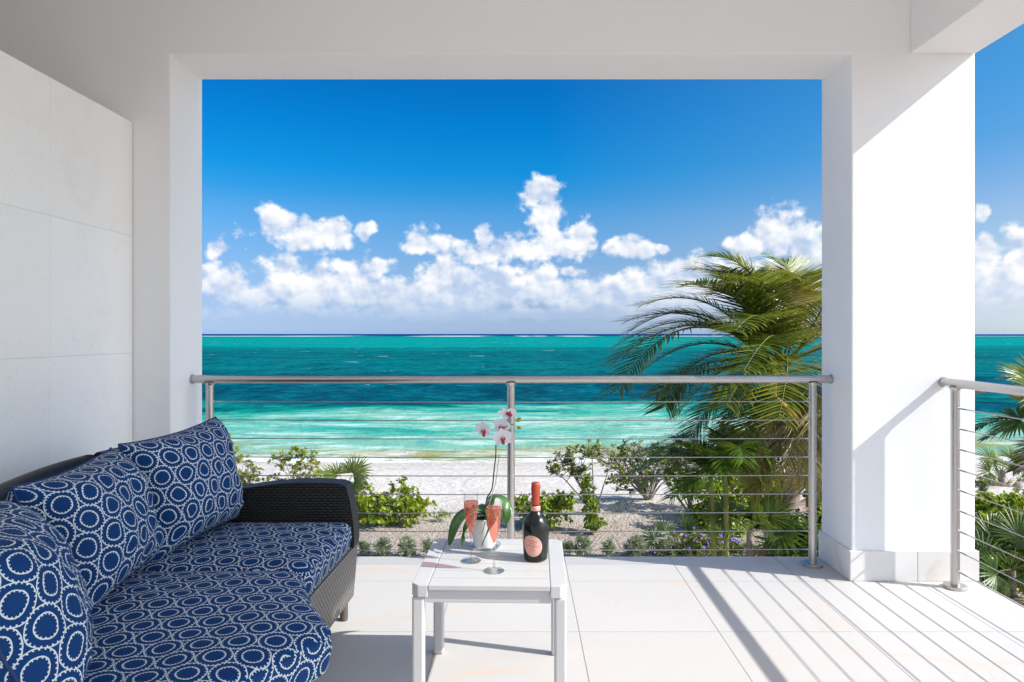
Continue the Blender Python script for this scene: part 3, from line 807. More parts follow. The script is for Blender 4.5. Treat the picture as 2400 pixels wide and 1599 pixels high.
def cushion(name, label, poly, z0, z1, rad, rot, uvo, crown=0.02):
    p = resample(ccw(fillet(poly, rad, 6)), 0.03)
    r = 0.028; rings = []
    nz = lambda q, s: 0.006 * mnoise.noise(Vector((q[0] * 7, q[1] * 7, s)))
    for a in (0, 30, 60, 90):
        rings.append((inset(p, r * 0.6 * (1 - math.sin(R(a)))), z0 + r * 0.6 * (1 - math.cos(R(a))), 's'))
    mid = (z0 + z1) / 2
    rings.append((inset(p, -0.010), [mid + nz(q, 1) for q in p], 's'))
    rings.append((inset(p, -0.004), z1 - r, 's'))
    rings.append((inset(p, -0.007), z1 - r + 0.005, 's'))      # welt bead at the seam
    rings.append((inset(p, -0.001), z1 - r + 0.010, 's'))
    for a in (30, 50, 70, 90):
        rings.append((inset(p, r * (1 - math.cos(R(a)))), z1 - r + r * math.sin(R(a)), 't'))
    m = ring_solid(rings, None, uvo, rot)
    # softly crowned top, triangulated
    m.f.pop(-2); k = len(m.f) - 1; m.uv[k] = m.uv.pop(k + 1); m.uv = {q: u for q, u in m.uv.items() if q <= k}
    e = [Vector(q) for q in rings[-1][0]]; n = len(e)
    pts = list(e); x0, x1 = min(q.x for q in e), max(q.x for q in e); y0, y1 = min(q.y for q in e), max(q.y for q in e)
    def dist(q):
        best = 9
        for a, b in zip(e, e[1:] + e[:1]):
            ab = b - a; t = max(0, min(1, (q - a).dot(ab) / max(1e-9, ab.length_squared))); best = min(best, (a + ab * t - q).length)
        return best
    y = y0 + 0.02; row = 0
    while y < y1:
        x = x0 + 0.02 + (row % 2) * 0.018
        while x < x1:
            q = Vector((x, y))
            if dist(q) > 0.014: pts.append(q)
            x += 0.036
        y += 0.031; row += 1
    vs2, _, fs2, *_r = delaunay_2d_cdt(pts, [(i, (i + 1) % n) for i in range(n)], [], 1, 1e-5)
    cr, sr = math.cos(rot), math.sin(rot)
    P3 = []
    for q in vs2:
        d = dist(q); h = 1 - math.exp(-d / 0.07)
        P3.append((q.x, q.y, z1 + crown * h + 1.2 * nz(q, 3) * h + 0.012 * h * mnoise.noise(Vector((q.x * 2.6, q.y * 2.6, 5)))))
    tuv = lambda q: (q[0] * cr - q[1] * sr + uvo[0], q[0] * sr + q[1] * cr + uvo[1])
    m.add(P3, [tuple(f) for f in fs2], 0.5, [[tuv(P3[q]) for q in f] for f in fs2])
    o = m.build(name, M['fabric'], None, True)
    bm = bmesh.new(); bm.from_mesh(o.data); bmesh.ops.remove_doubles(bm, verts=bm.verts, dist=0.0008); bm.to_mesh(o.data); bm.free()
    return tag(o, label, 'cushion', 'sofa seat cushions')
sofa = thing('sofa', 'curved dark wicker sofa in the left corner along the stone wall', 'sofa', (-1.2, 2.4, 0))
def into(o, parent):
    o.parent = parent; o.matrix_parent_inverse = Matrix.Translation(-parent.location); return o
base_poly = [(-1.66, 3.205), (-0.752, 3.205), (-0.775, 2.47), (-0.60, 1.95), (-0.745, 1.66), (-0.98, 1.25), (-1.25, 1.42), (-1.50, 1.78), (-1.64, 2.17), (-1.71, 2.61)]
bp = resample(ccw(fillet(base_poly, [0.02, 0.03, 0.12, 0.10, 0.08, 0.05, 0.03, 0.08, 0.1, 0.1], 5)), 0.05)
m = ring_solid([(inset(bp, 0.04), 0.078, 's'), (inset(bp, 0.022), 0.084, 's'), (inset(bp, 0.012), 0.2, 's'), (inset(bp, 0.004), 0.318, 's'), (inset(bp, 0.012), 0.328, 's')], None)
o = m.build('base', M['wicker_base_lit'], sofa, True); into(o, sofa)
# backrest: a panel following the curve, with a rolled rim
def sweep_panel(path, prof):
    m = MB(); path = [Vector((*p, 0)) for p in path]; n = len(prof); vs = []; arc = 0; arcs = []
    for i, p in enumerate(path):
        t = (path[min(i + 1, len(path) - 1)] - path[max(i - 1, 0)]).normalized(); nn = Vector((-t.y, t.x, 0))
        if i: arc += (p - path[i - 1]).length
        arcs.append(arc)
        for (d, z) in prof: vs.append(tuple(p + nn * d + Vector((0, 0, z))))
    pl = [0.0]
    for k in range(n): pl.append(pl[-1] + math.dist(prof[k], prof[(k + 1) % n]))
    fs = []; uvs = []
    for i in range(len(path) - 1):
        for k in range(n):
            k2 = (k + 1) % n
            fs.append((i * n + k, i * n + k2, (i + 1) * n + k2, (i + 1) * n + k))
            uvs.append([(arcs[i], pl[k]), (arcs[i], pl[k + 1]), (arcs[i + 1], pl[k + 1]), (arcs[i + 1], pl[k])])
    fs.append(tuple(range(n))); uvs.append([prof[k] for k in range(n)])
    e = (len(path) - 1) * n
    fs.append(tuple(reversed(range(e, e + n)))); uvs.append([prof[k] for k in reversed(range(n))])
    m.add(vs, fs, 0.5, uvs); return m
def bez(pts, n):
    out = []
    P_ = [Vector((*p, 0)) if len(p) == 2 else Vector(p) for p in pts]
    for i in range(len(P_) - 1):
        p0 = P_[max(i - 1, 0)]; p1 = P_[i]; p2 = P_[i + 1]; p3 = P_[min(i + 2, len(P_) - 1)]
        for k in range(n):
            t = k / n
            out.append(0.5 * ((2 * p1) + (p2 - p0) * t + (2 * p0 - 5 * p1 + 4 * p2 - p3) * t * t + (3 * p1 - p0 - 3 * p2 + p3) * t ** 3))
    out.append(P_[-1]); return out
back_path = [tuple(q[:2]) for q in bez([(-1.66, 3.20), (-1.72, 2.85), (-1.735, 2.55), (-1.66, 2.17), (-1.50, 1.80), (-1.22, 1.44)], 6)]
prof = [(-0.035, 0.08), (0.02, 0.08), (0.035, 0.45), (0.045, 0.74), (0.04, 0.775), (0.022, 0.797), (-0.005, 0.80), (-0.032, 0.790), (-0.045, 0.765), (-0.048, 0.73), (-0.04, 0.45)]
# path runs from far to near; its left side is +x, towards the seat
o = sweep_panel(back_path, [(d, z) for d, z in prof]).build('backrest', M['wicker'], sofa, True); into(o, sofa)
rim = MB(); rim.tube([(p[0], p[1], 0.787) for p in back_path[:8]], 0.03, 10); o = rim.build('back_rim', M['wicker_rim'], sofa, True); into(o, sofa)
rim = MB(); rim.tube([(p[0], p[1], 0.783) for p in back_path[8:]], 0.033, 10); o = rim.build('back_rim', M['wicker_rim'], sofa, True); into(o, sofa)
# arm at the far end
ap = [(-1.70, 0.325), (-0.757, 0.325), (-0.754, 0.35), (-0.758, 0.43), (-0.772, 0.53), (-0.792, 0.606), (-0.82, 0.618), (-0.9, 0.623), (-1.02, 0.624), (-1.14, 0.614), (-1.26, 0.597), (-1.40, 0.58), (-1.55, 0.60), (-1.66, 0.66), (-1.70, 0.70)]
a0, a1 = 3.105, 3.205
n = len(ap); m = MB()
def uvxz(i): return (ap[i][0], ap[i][1])
m.add([(x, a0, z) for x, z in ap] + [(x, a1, z) for x, z in ap],
      [tuple(range(n)), tuple(range(2 * n - 1, n - 1, -1))], 0.5, [[uvxz(i) for i in range(n)], [uvxz(i) for i in range(n - 1, -1, -1)]])
o = m.build('arm', M['wicker'], sofa, False); into(o, sofa)
arm = o
m = MB(); arc = 0
for i in range(n):
    j = (i + 1) % n; L = math.dist(ap[i], ap[j])
    m.add([(ap[i][0], a0, ap[i][1]), (ap[i][0], a1, ap[i][1]), (ap[j][0], a1, ap[j][1]), (ap[j][0], a0, ap[j][1])], [(0, 1, 2, 3)], 0.5, [[(arc, 0), (arc, 0.1), (arc + L, 0.1), (arc + L, 0)]])
    arc += L
o = m.build('arm_edge', M['wicker_rim'], sofa, False); into(o, sofa)
for (x, y) in ((-0.80, 3.10), (-1.60, 3.12), (-0.72, 1.95), (-1.55, 2.0)):
    m = MB(); m.tube([(x, y, 0.001), (x, y, 0.012), (x, y, 0.085)], [0.017, 0.0185, 0.0185], 16); o = m.build('leg', M['legcap'], sofa); auto_smooth(o, 50); into(o, sofa)

cushion('seat_cushion', 'navy ring print seat cushion next to the wicker arm, farthest of the two', [(-1.60, 3.095), (-0.762, 3.095), (-0.772, 2.462), (-1.60, 2.452)], 0.332, 0.452, [0.04, 0.05, 0.05, 0.04], 0.08, (0.03, 0.02))
cushion('seat_cushion', 'large navy ring print seat cushion with a jutting angled corner, nearest the camera', [(-1.60, 2.438), (-0.775, 2.438), (-0.70, 2.22), (-0.535, 1.945), (-0.70, 1.655), (-0.95, 1.28), (-1.22, 1.45), (-1.45, 1.80), (-1.60, 2.17)], 0.336, 0.462, [0.04, 0.08, 0.22, 0.05, 0.25, 0.05, 0.1, 0.1, 0.1], -0.22, (0.01, 0.06))

M['piping'] = simple('navy_piping', (0.006, 0.035, 0.13), 0.8)
def pillow(label, bot, top, wdir, width, T, rot, uvo, seed):
    bot, top = Vector(bot), Vector(top); U = Vector(wdir).normalized(); V = (top - bot); H = V.length; V.normalize()
    Nn = U.cross(V).normalized()
    if Nn.x < 0: Nn = -Nn; U = -U
    c = (bot + top) / 2; nu, nv = 36, 30; m = MB(); cr, sr = math.cos(rot), math.sin(rot)
    for side in (1, -1):
        vs = []; uv = []
        for j in range(nv + 1):
            for i in range(nu + 1):
                u = -1 + 2 * i / nu; v = -1 + 2 * j / nv
                # finer steps near the seam
                u = math.copysign(1 - (1 - abs(u)) ** 1.6, u); v = math.copysign(1 - (1 - abs(v)) ** 1.6, v)
                sx = 1 - 0.055 * (1 - u * u) * 0 - 0.085 * (1 - abs(v) ** 2.0); sy = 1 - 0.085 * (1 - abs(u) ** 2.0)
                x = u * width / 2 * sx; y = v * H / 2 * sy
                h = T * ((1 - abs(u) ** 3.6) * (1 - abs(v) ** 3.6)) ** 0.55
                h *= 1 + 0.10 * mnoise.noise(Vector((u * 1.6, v * 1.6, seed)))
                edge = max(abs(u), abs(v)) ** 4
                h += 0.016 * mnoise.noise(Vector((u * 5, v * 5, seed + 3))) * (1 - edge)
                sag = -0.03 * (1 - v * v) * 0 
                p = c + U * x + V * y + Nn * (h * side + 0.012 * edge * mnoise.noise(Vector((u * 3, v * 3, seed + 8))))
                vs.append(tuple(p))
        nu1 = nu + 1; AX = {}; AY = {}
        for j in range(nv + 1):
            a = 0.0; row = [0.0]
            for i in range(1, nu1): a += math.dist(vs[j * nu1 + i], vs[j * nu1 + i - 1]); row.append(a)
            for i in range(nu1): AX[i, j] = row[i] - row[nu // 2]
        for i in range(nu1):
            a = 0.0; row = [0.0]
            for j in range(1, nv + 1): a += math.dist(vs[j * nu1 + i], vs[(j - 1) * nu1 + i]); row.append(a)
            for j in range(nv + 1): AY[i, j] = row[j] - row[nv // 2]
        for j in range(nv + 1):
            for i in range(nu1):
                x, y = AX[i, j], AY[i, j]
                uv.append((x * cr - y * sr + uvo[0], x * sr + y * cr + uvo[1] + (0 if side > 0 else 0.37)))
        fs = []
        for j in range(nv):
            for i in range(nu):
                q = (j * (nu + 1) + i, j * (nu + 1) + i + 1, (j + 1) * (nu + 1) + i + 1, (j + 1) * (nu + 1) + i)
                fs.append(q if side > 0 else q[::-1])
        m.add(vs, fs, 0.5, [[uv[k] for k in f] for f in fs])
    o = m.build('back_cushion', M['fabric'], None, True)
    nu1 = nu + 1; ring_ = [i for i in range(nu1)] + [j * nu1 + nu for j in range(1, nv + 1)] + [nv * nu1 + i for i in range(nu - 1, -1, -1)] + [j * nu1 for j in range(nv - 1, -1, -1)]
    pm_ = MB(); pm_.tube([m.v[k] for k in ring_], 0.0042, 6, False); pm_.build('piping', M['piping'], o, True)
    return tag(o, label, 'cushion', 'sofa back cushions')
pillow('navy ring print back cushion in the far corner against the wicker arm', (-1.335, 2.815, 0.45), (-1.44, 2.825, 0.905), (0.16, 1, 0.05), 0.60, 0.15, 0.12, (0.02, 0.03), 1.0)
pillow('navy ring print back cushion in the middle between two others', (-1.335, 2.24, 0.455), (-1.475, 2.225, 0.872), (-0.10, 1, 0.03), 0.57, 0.15, -0.1, (0.05, 0.0), 2.0)
pillow('big navy ring print back cushion cut off by the left edge', (-1.14, 1.65, 0.455), (-1.28, 1.55, 0.872), (-0.586, 0.81, 0.0), 0.64, 0.15, 0.15, (0.0, 0.05), 3.0)

# ------------------------------------------------------------------ side table
TB = thing('side_table', 'low white slatted metal side table on the sunlit floor', 'table', (-0.098, 2.54, 0), R(-1.4))
hw, hd, ht = 0.2615, 0.2615, 0.46
rw = 0.056
for sx in (-1, 1):
    x_in, x_out = sx * (hw - rw), sx * hw
    c = 0.022
    poly = [(x_in, -hd), (x_out - sx * c, -hd), (x_out, -hd + c), (x_out, hd - c), (x_out - sx * c, hd), (x_in, hd)]
    poly = ccw(poly); n = len(poly); m = MB()
    m.add([(x, y, ht - 0.042) for x, y in poly] + [(x, y, ht) for x, y in poly], [tuple(reversed(range(n))), tuple(range(n, 2 * n))] + [(i, (i + 1) % n, (i + 1) % n + n, i + n) for i in range(n)])
    m.build('side_rail', M['table'], TB, False, 0.003, 2)
gap = 0.0042; ns = 7; sw_ = (2 * hd - gap * (ns - 1)) / ns
for k in range(ns):
    y0 = -hd + k * (sw_ + gap)
    m = MB(); m.box((-hw + rw + 0.002, y0, ht - 0.018), (hw - rw - 0.002, y0 + sw_, ht - 0.0006)); m.build('slat', M['table'], TB, False, 0.0018, 2)
for sx in (-1, 1):
    for sy in (-1, 1):
        xo = sx * (hw - 0.002); xi = sx * (hw - 0.043); yo = sy * (hd - 0.004); yi = sy * (hd - 0.041)
        m = MB(); m.box((min(xo, xi), min(yo, yi), 0.001), (max(xo, xi), max(yo, yi), ht - 0.0425)); m.build('leg', M['table'], TB, False, 0.008, 3)
for sy in (-1, 1):
    y0, y1 = sorted((sy * (hd - 0.010), sy * (hd - 0.034)))
    m = MB(); m.box((-hw + 0.049, y0, ht - 0.063), (hw - 0.049, y1, ht - 0.0195)); m.build('apron', M['table'], TB, False, 0.003, 2)
    x0, x1 = sorted((sy * (hw - 0.012), sy * (hw - 0.036)))
for k in (-0.07, 0.07):
    m = MB(); m.box((k - 0.012, -hd + 0.036, ht - 0.036), (k + 0.012, hd - 0.036, ht - 0.0185)); m.build('cross_bar', M['table'], TB)
TZ = ht

# ------------------------------------------------------------------ champagne bottle
M['bottle'], bt, bpn = new_mat('dark_bottle_glass')
bgeo = bt.node('ShaderNodeTexCoord').outputs['Object']
drop = bt.rng(bt.voro(bgeo, 330.0, 'F1', 0.0), 0.42, 0.05)
dmask = bt.rng(bt.noise(bgeo, 26.0, 4.0, 0.6), 0.40, 0.62)
dr = bt.m('MULTIPLY', drop, dmask)
bt.put(bpn.inputs['Base Color'], bt.mix(bt.m('MULTIPLY', dmask, 0.5), (0.004, 0.006, 0.005), (0.008, 0.011, 0.011)))
bt.put(bpn.inputs['Roughness'], bt.rng(dmask, 0.0, 1.0, 0.12, 0.26))
bpn.inputs['Specular IOR Level'].default_value = 0.55
bt.put(bpn.inputs['Normal'], bt.bump(dr, 0.35, 0.0010))
M['foil'] = simple('copper_foil', (0.50, 0.085, 0.045), 0.36, 0.55, 0.5, (160.0, 0.5, 0.003), 0.12)
M['pinkband'] = simple('pale_pink_foil', (0.76, 0.38, 0.33), 0.4, 0.1, 0.5, (180.0, 0.2, 0.001))
M['label'] = simple('salmon_paper', (0.80, 0.40, 0.32), 0.6, 0, 0.3, None, 0.03)
M['label_rim'] = simple('pale_label_border', (0.84, 0.58, 0.49), 0.55)
M['ink'] = simple('label_ink', (0.16, 0.07, 0.06), 0.6)
BOT = thing('champagne_bottle', 'dark wet bottle with copper foil neck and round salmon label', 'bottle', (0.058, 2.548, TZ))
bprof = [(0.0005, 0.004), (0.030, 0.0005), (0.039, 0.001), (0.0432, 0.005), (0.0448, 0.012), (0.0462, 0.03), (0.0478, 0.06), (0.0492, 0.09), (0.0500, 0.108), (0.0497, 0.122), (0.0478, 0.134), (0.0440, 0.145), (0.0388, 0.1545), (0.0326, 0.1625), (0.0268, 0.169), (0.0216, 0.1755), (0.0182, 0.183), (0.0165, 0.192), (0.0155, 0.205), (0.0148, 0.225), (0.0143, 0.25)]
def brad(z):
    for (r0, z0), (r1, z1) in zip(bprof[2:], bprof[3:]):
        if z0 <= z <= z1: return r0 + (r1 - r0) * (z - z0) / (z1 - z0)
    return 0.0149
m = MB(); m.lathe(bprof, 64); m.build('body', M['bottle'], BOT, True)
m = MB(); m.lathe([(0.0152, 0.197), (0.01575, 0.1975), (0.0151, 0.222), (0.0150, 0.240), (0.0158, 0.2425), (0.0168, 0.2445), (0.0170, 0.249), (0.0163, 0.252), (0.0166, 0.256), (0.0169, 0.264), (0.0167, 0.274), (0.0158, 0.2815), (0.0138, 0.2855), (0.009, 0.287), (0.0005, 0.2868)], 40)
m.build('foil_cap', M['foil'], BOT, True)
m = MB(); m.lathe([(0.0176, 0.1755 + 0.0035), (0.0187, 0.1793), (0.0172, 0.192), (0.0166, 0.1995), (0.0157, 0.2003)], 40); m.build('neck_band', M['pinkband'], BOT, True)
th0 = -math.pi / 2 - 0.29; zc = 0.062
def wrap(s, z, off):                      # s: distance along the girth, z: height
    r = brad(z) + off; a = th0 + s / 0.047
    return (r * math.cos(a), r * math.sin(a), z)
def oval(kx, kz, off):
    m = MB(); vs = [wrap(0, zc, off)]; nr, na = 8, 56
    for i in range(1, nr + 1):
        for k in range(na):
            a = 2 * math.pi * k / na; rr = i / nr
            x = math.cos(a) * kx * rr; z = math.sin(a) * kz * rr
            x += 0.06 * z * 0 
            x2 = x * (1 + 0.10 * math.sin(a) * 0); z2 = z - 0.10 * x
            vs.append(wrap(x2, zc + z2, off))
    fs = [(0, 1 + k, 1 + (k + 1) % na) for k in range(na)]
    for i in range(nr - 1):
        for k in range(na):
            fs.append((1 + i * na + k, 1 + (i + 1) * na + k, 1 + (i + 1) * na + (k + 1) % na, 1 + i * na + (k + 1) % na))
    m.add(vs, fs); return m
oval(0.0365, 0.0385, 0.0004).build('label_border', M['label_rim'], BOT, True)
oval(0.0345, 0.0365, 0.0007).build('label_paper', M['label'], BOT, True)
def ring_line(kx, kz, w_, off):
    m = MB(); na = 72; vs = []
    for k in range(na):
        a = 2 * math.pi * k / na
        for q in (1 - w_, 1 + w_):
            x = math.cos(a) * kx * q; z = math.sin(a) * kz * q - 0.10 * x
            vs.append(wrap(x, zc + z, off))
    m.add(vs, [(2 * k, 2 * k + 1, (2 * k + 3) % (2 * na), (2 * k + 2) % (2 * na)) for k in range(na)]); return m
ring_line(0.0322, 0.0342, 0.008, 0.0009).build('label_line', M['ink'], BOT, True)
dg = None
def text_on(txt, size, s0, z0, arc=0.0):
    cu = bpy.data.curves.new('writing', 'FONT'); cu.body = txt; cu.size = size; cu.align_x = 'CENTER'; cu.resolution_u = 2
    to = bpy.data.objects.new('writing', cu); COL.objects.link(to)
    bpy.context.view_layer.update()
    me = bpy.data.meshes.new_from_object(to.evaluated_get(bpy.context.evaluated_depsgraph_get()))
    COL.objects.unlink(to); bpy.data.objects.remove(to)
    for vt in me.vertices:
        x, y = vt.co.x, vt.co.y
        zz = z0 + y - arc * x * x - 0.10 * x
        vt.co = wrap(s0 + x, zc + zz, 0.0010)
    me.materials.clear(); me.materials.append(M['ink'])
    o = bpy.data.objects.new('writing', me); COL.objects.link(o); o.parent = BOT
    return o
text_on('CUVÉE ROSÉ', 0.0064, 0.0, 0.0165, 7.0)
text_on('CHAMPAGNE', 0.0040, 0.0, 0.0085)
text_on('Laurent-Perrier', 0.0082, 0.0, -0.002)
text_on('BRUT', 0.0042, 0.0, -0.0105)
text_on('TOURS-SUR-MARNE', 0.0028, 0.0, -0.0165)

# ------------------------------------------------------------------ champagne flutes
M['glass'] = mat_clear('clear_glass', (0.965, 0.975, 0.97), 0.9)
M['glass_thick'] = mat_clear('thick_clear_glass', (0.86, 0.88, 0.88), 1.5)
M['wine'] = mat_clear('rose_champagne', (1.0, 0.60, 0.50), 0.6, (0.95, 0.30, 0.21), 0.28, 0.05)
M['bubble'] = simple('pale_bubble', (0.95, 0.72, 0.66), 0.25, 0, 0.8)
def flute(label, x, y, lvl, seed):
    t = thing('champagne_flute', label, 'glass', (x, y, TZ), 0.0, 'champagne flutes on the table')
    m = MB(); m.lathe([(0.0005, 0.0012), (0.030, 0.0008), (0.0372, 0.0012), (0.0376, 0.0022), (0.034, 0.0032), (0.018, 0.0055), (0.0075, 0.010), (0.0042, 0.018), (0.0036, 0.03), (0.0034, 0.06), (0.0038, 0.088), (0.0050, 0.098)], 40)
    m.build('foot_and_stem', M['glass_thick'], t, True)
    bowl = [(0.0012, 0.098), (0.0050, 0.1015), (0.0082, 0.110), (0.0125, 0.123), (0.0172, 0.140), (0.0215, 0.160), (0.0248, 0.182), (0.0266, 0.202), (0.0271, 0.216), (0.0266, 0.232), (0.0252, 0.250)]
    m = MB(); m.lathe(bowl, 40); m.build('bowl', M['glass'], t, True)
    m = MB(); m.tube([(0.0252 * math.cos(a), 0.0252 * math.sin(a), 0.250) for a in [2 * math.pi * k / 40 for k in range(41)]], 0.00055, 6, False); m.build('rim', M['glass'], t, True)
    win = [(r - 0.0012, z) for r, z in bowl[1:] if z < lvl - 0.004]
    def br(z):
        for (r0, z0), (r1, z1) in zip(bowl, bowl[1:]):
            if z0 <= z <= z1: return r0 + (r1 - r0) * (z - z0) / (z1 - z0)
    win = [(0.0004, 0.1025)] + win + [(br(lvl) - 0.0012, lvl), (br(lvl) - 0.003, lvl - 0.0006), (0.0004, lvl - 0.0008)]
    m = MB(); m.lathe(win, 40); m.build('wine', M['wine'], t, True)
    rnd = random.Random(seed); m = MB()
    for _ in range(150):
        z = 0.108 + (lvl - 0.110) * rnd.random(); a = rnd.random() * 6.28; rr = (br(z) - 0.0008)
        if rnd.random() < 0.25: z = lvl; rr = br(lvl) - 0.001 - 0.004 * rnd.random() ** 2
        c = Vector((rr * math.cos(a), rr * math.sin(a), z)); s = 0.0005 + 0.0006 * rnd.random()
        m.add([tuple(c + Vector(d) * s) for d in ((1,0,0),(-1,0,0),(0,1,0),(0,-1,0),(0,0,1),(0,0,-1))], [(0,2,4),(2,1,4),(1,3,4),(3,0,4),(2,0,5),(1,2,5),(3,1,5),(0,3,5)])
    b = m.build('bubbles', M['bubble'], t, True); b['kind'] = 'stuff'
    return t
flute('champagne flute of pink wine standing behind, closer to the sofa', -0.182, 2.527, 0.220, 1)
flute('champagne flute of pink wine standing in front, in the middle of the table', -0.0924, 2.42, 0.226, 2)

# ------------------------------------------------------------------ orchid
M['pot'] = simple('white_ceramic', (0.80, 0.79, 0.76), 0.25, 0, 0.5)
M['orchid_leaf'] = simple('orchid_leaf', (0.055, 0.14, 0.028), 0.33, 0, 0.5, (18.0, 0.2, 0.01), 0.35)
M['orchid_stem'] = simple('orchid_stem', (0.055, 0.05, 0.025), 0.5, 0, 0.4, None, 0.3)
M['moss'] = simple('dark_moss', (0.06, 0.05, 0.03), 0.9, 0, 0.2, (60.0, 1.0, 0.02), 0.4)
M['bud'] = simple('olive_bud', (0.30, 0.30, 0.05), 0.5, 0, 0.4, None, 0.3)
M['lip'] = simple('magenta_lip', (0.42, 0.022, 0.12), 0.45, 0, 0.4, None, 0.4)
M['lip_core'] = simple('orange_lip_throat', (0.72, 0.26, 0.05), 0.5)
M['petal'], pt, pp = new_mat('white_petal')
pp.inputs['Base Color'].default_value = (0.88, 0.87, 0.87, 1); pp.inputs['Roughness'].default_value = 0.5
ptr = pt.node('ShaderNodeBsdfTranslucent'); ptr.inputs[0].default_value = (0.9, 0.88, 0.89, 1)
pms = pt.node('ShaderNodeMixShader'); pms.inputs[0].default_value = 0.35
pt.t.links.new(pp.outputs[0], pms.inputs[1]); pt.t.links.new(ptr.outputs[0], pms.inputs[2]); pt.t.links.new(pms.outputs[0], pt.n['Material Output'].inputs[0])
OX, OY = -0.140, 2.690
sau = MB(); sau.lathe([(0.0005, 0.001), (0.056, 0.0008), (0.0605, 0.003), (0.0635, 0.013), (0.0628, 0.014), (0.0595, 0.0045), (0.055, 0.0022), (0.0005, 0.0022)], 48, (0, 0, 0))
so = sau.build('saucer', mat_clear('clear_plastic', (0.93, 0.955, 0.965), 1.0), None, True); so.location = (OX, OY, TZ); tag(so, 'clear plastic saucer under the white orchid pot', 'saucer')
OR = thing('potted_orchid', 'white orchid with magenta lips in a white ceramic pot', 'orchid', (OX, OY, TZ + 0.0028))
m = MB(); m.lathe([(0.0005, 0.0005), (0.036, 0.0), (0.0415, 0.002), (0.0435, 0.008), (0.0500, 0.06), (0.0535, 0.112), (0.0538, 0.117), (0.0515, 0.1175), (0.0498, 0.112), (0.048, 0.095), (0.0005, 0.093)], 48)
m.build('pot', M['pot'], OR, True)
m = MB()
rnd = random.Random(5)
for _ in range(60):
    a = rnd.random() * 6.28; r_ = 0.044 * math.sqrt(rnd.random()); c = Vector((r_ * math.cos(a), r_ * math.sin(a), 0.098)); d = Vector((rnd.gauss(0, 1), rnd.gauss(0, 1), 0.5)).normalized() * 0.018
    m.tube([c, c + d * 0.6, c + d], [0.004, 0.005, 0.002], 5)
b = m.build('potting_moss', M['moss'], OR); b['kind'] = 'stuff'
def blade(pts, wd, fold=0.25, n=14):
    c = bez(pts, max(2, n // (len(pts) - 1))); m = MB(); vs = []; L = len(c)
    for i, p in enumerate(c):
        t = (c[min(i + 1, L - 1)] - c[max(i - 1, 0)]).normalized()
        s = t.cross(Vector((0, 0, 1)))
        if s.length < 0.15: s = t.cross(Vector((0.2, -1, 0.1)))
        s.normalize(); nn = s.cross(t)
        u = i / (L - 1); w_ = wd * (math.sin(math.pi * min(1, (u * 0.93 + 0.05)) ** 0.85) ** 0.7)
        for k in (-1, -0.5, 0, 0.5, 1):
            vs.append(tuple(p + s * k * w_ + nn * (abs(k) * fold * w_)))
    fs = [(i * 5 + k, i * 5 + k + 1, (i + 1) * 5 + k + 1, (i + 1) * 5 + k) for i in range(L - 1) for k in range(4)]
    m.add(vs, fs); return m
def O_(px, py, D):                        # source pixel, depth -> local to the orchid
    return at(px / 1.02, py / 1.02, D) - OR.location
leafs = [([O_(1142, 1205, 2.69), O_(1105, 1198, 2.63), O_(1072, 1225, 2.58), O_(1053, 1279, 2.55)], 0.032),
         ([O_(1142, 1205, 2.69), O_(1155, 1168, 2.72), O_(1180, 1172, 2.72), O_(1190, 1205, 2.70), O_(1183, 1232, 2.68)], 0.026),
         ([O_(1138, 1205, 2.69), O_(1148, 1195, 2.63), O_(1150, 1230, 2.60), O_(1128, 1279, 2.60)], 0.021),
         ([O_(1142, 1206, 2.69), O_(1112, 1208, 2.64), O_(1090, 1240, 2.60), O_(1083, 1281, 2.60)], 0.014),
         ([O_(1142, 1205, 2.70), O_(1125, 1188, 2.74), O_(1118, 1185, 2.78), O_(1105, 1200, 2.82)], 0.022),
         ([O_(1142, 1206, 2.69), O_(1160, 1195, 2.74), O_(1172, 1205, 2.79), O_(1176, 1225, 2.82)], 0.022)]
for pts_, wd in leafs:
    o = blade(pts_, wd).build('leaf', M['orchid_leaf'], OR, True)
    sm = o.modifiers.new('thick', 'SOLIDIFY'); sm.thickness = 0.0022
DS = 2.62
st = [O_(1141, 1200, 2.69), O_(1141, 1169, 2.68), O_(1153, 1146, 2.66), O_(1158, 1104, 2.64), O_(1162, 1066, DS), O_(1163, 1035, DS), O_(1170, 1012, DS), O_(1186, 1000, DS), O_(1203, 995, DS)]
m = MB(); c = bez(st, 5); m.tube(c, [0.0030 - 0.0014 * i / len(c) for i in range(len(c))], 8); m.build('flower_stem', M['orchid_stem'], OR, True)
m = MB(); m.tube([O_(1143, 1195, 2.68), O_(1162, 1130, 2.66), O_(1170, 1068, 2.64)], 0.0015, 6); m.build('support_stick', M['bark_grey'], OR, True)
for (a, b_, r_) in (((1203, 995), (1216, 984), 0.009), ((1206, 997), (1217, 1003), 0.007)):
    A_, B_ = O_(*a, DS), O_(*b_, DS)
    m = MB(); m.tube([A_, A_.lerp(B_, 0.6)], 0.0012, 6)
    d = (B_ - A_).normalized(); q = B_
    m.tube([q - d * r_ * 1.3, q - d * r_ * 0.8, q, q + d * r_ * 0.8, q + d * r_ * 1.3], [0.001, r_ * 0.75, r_, r_ * 0.7, 0.0012], 10)
    m.build('bud', M['bud'], OR, True)
for q in ((740, 1.0),):
    m = MB(); m.tube([O_(1146, 1240, 2.58), O_(1137, 1222, 2.60), O_(1130, 1252, 2.59)], 0.0016, 6); m.build('air_root', M['bark_grey'], OR, True)
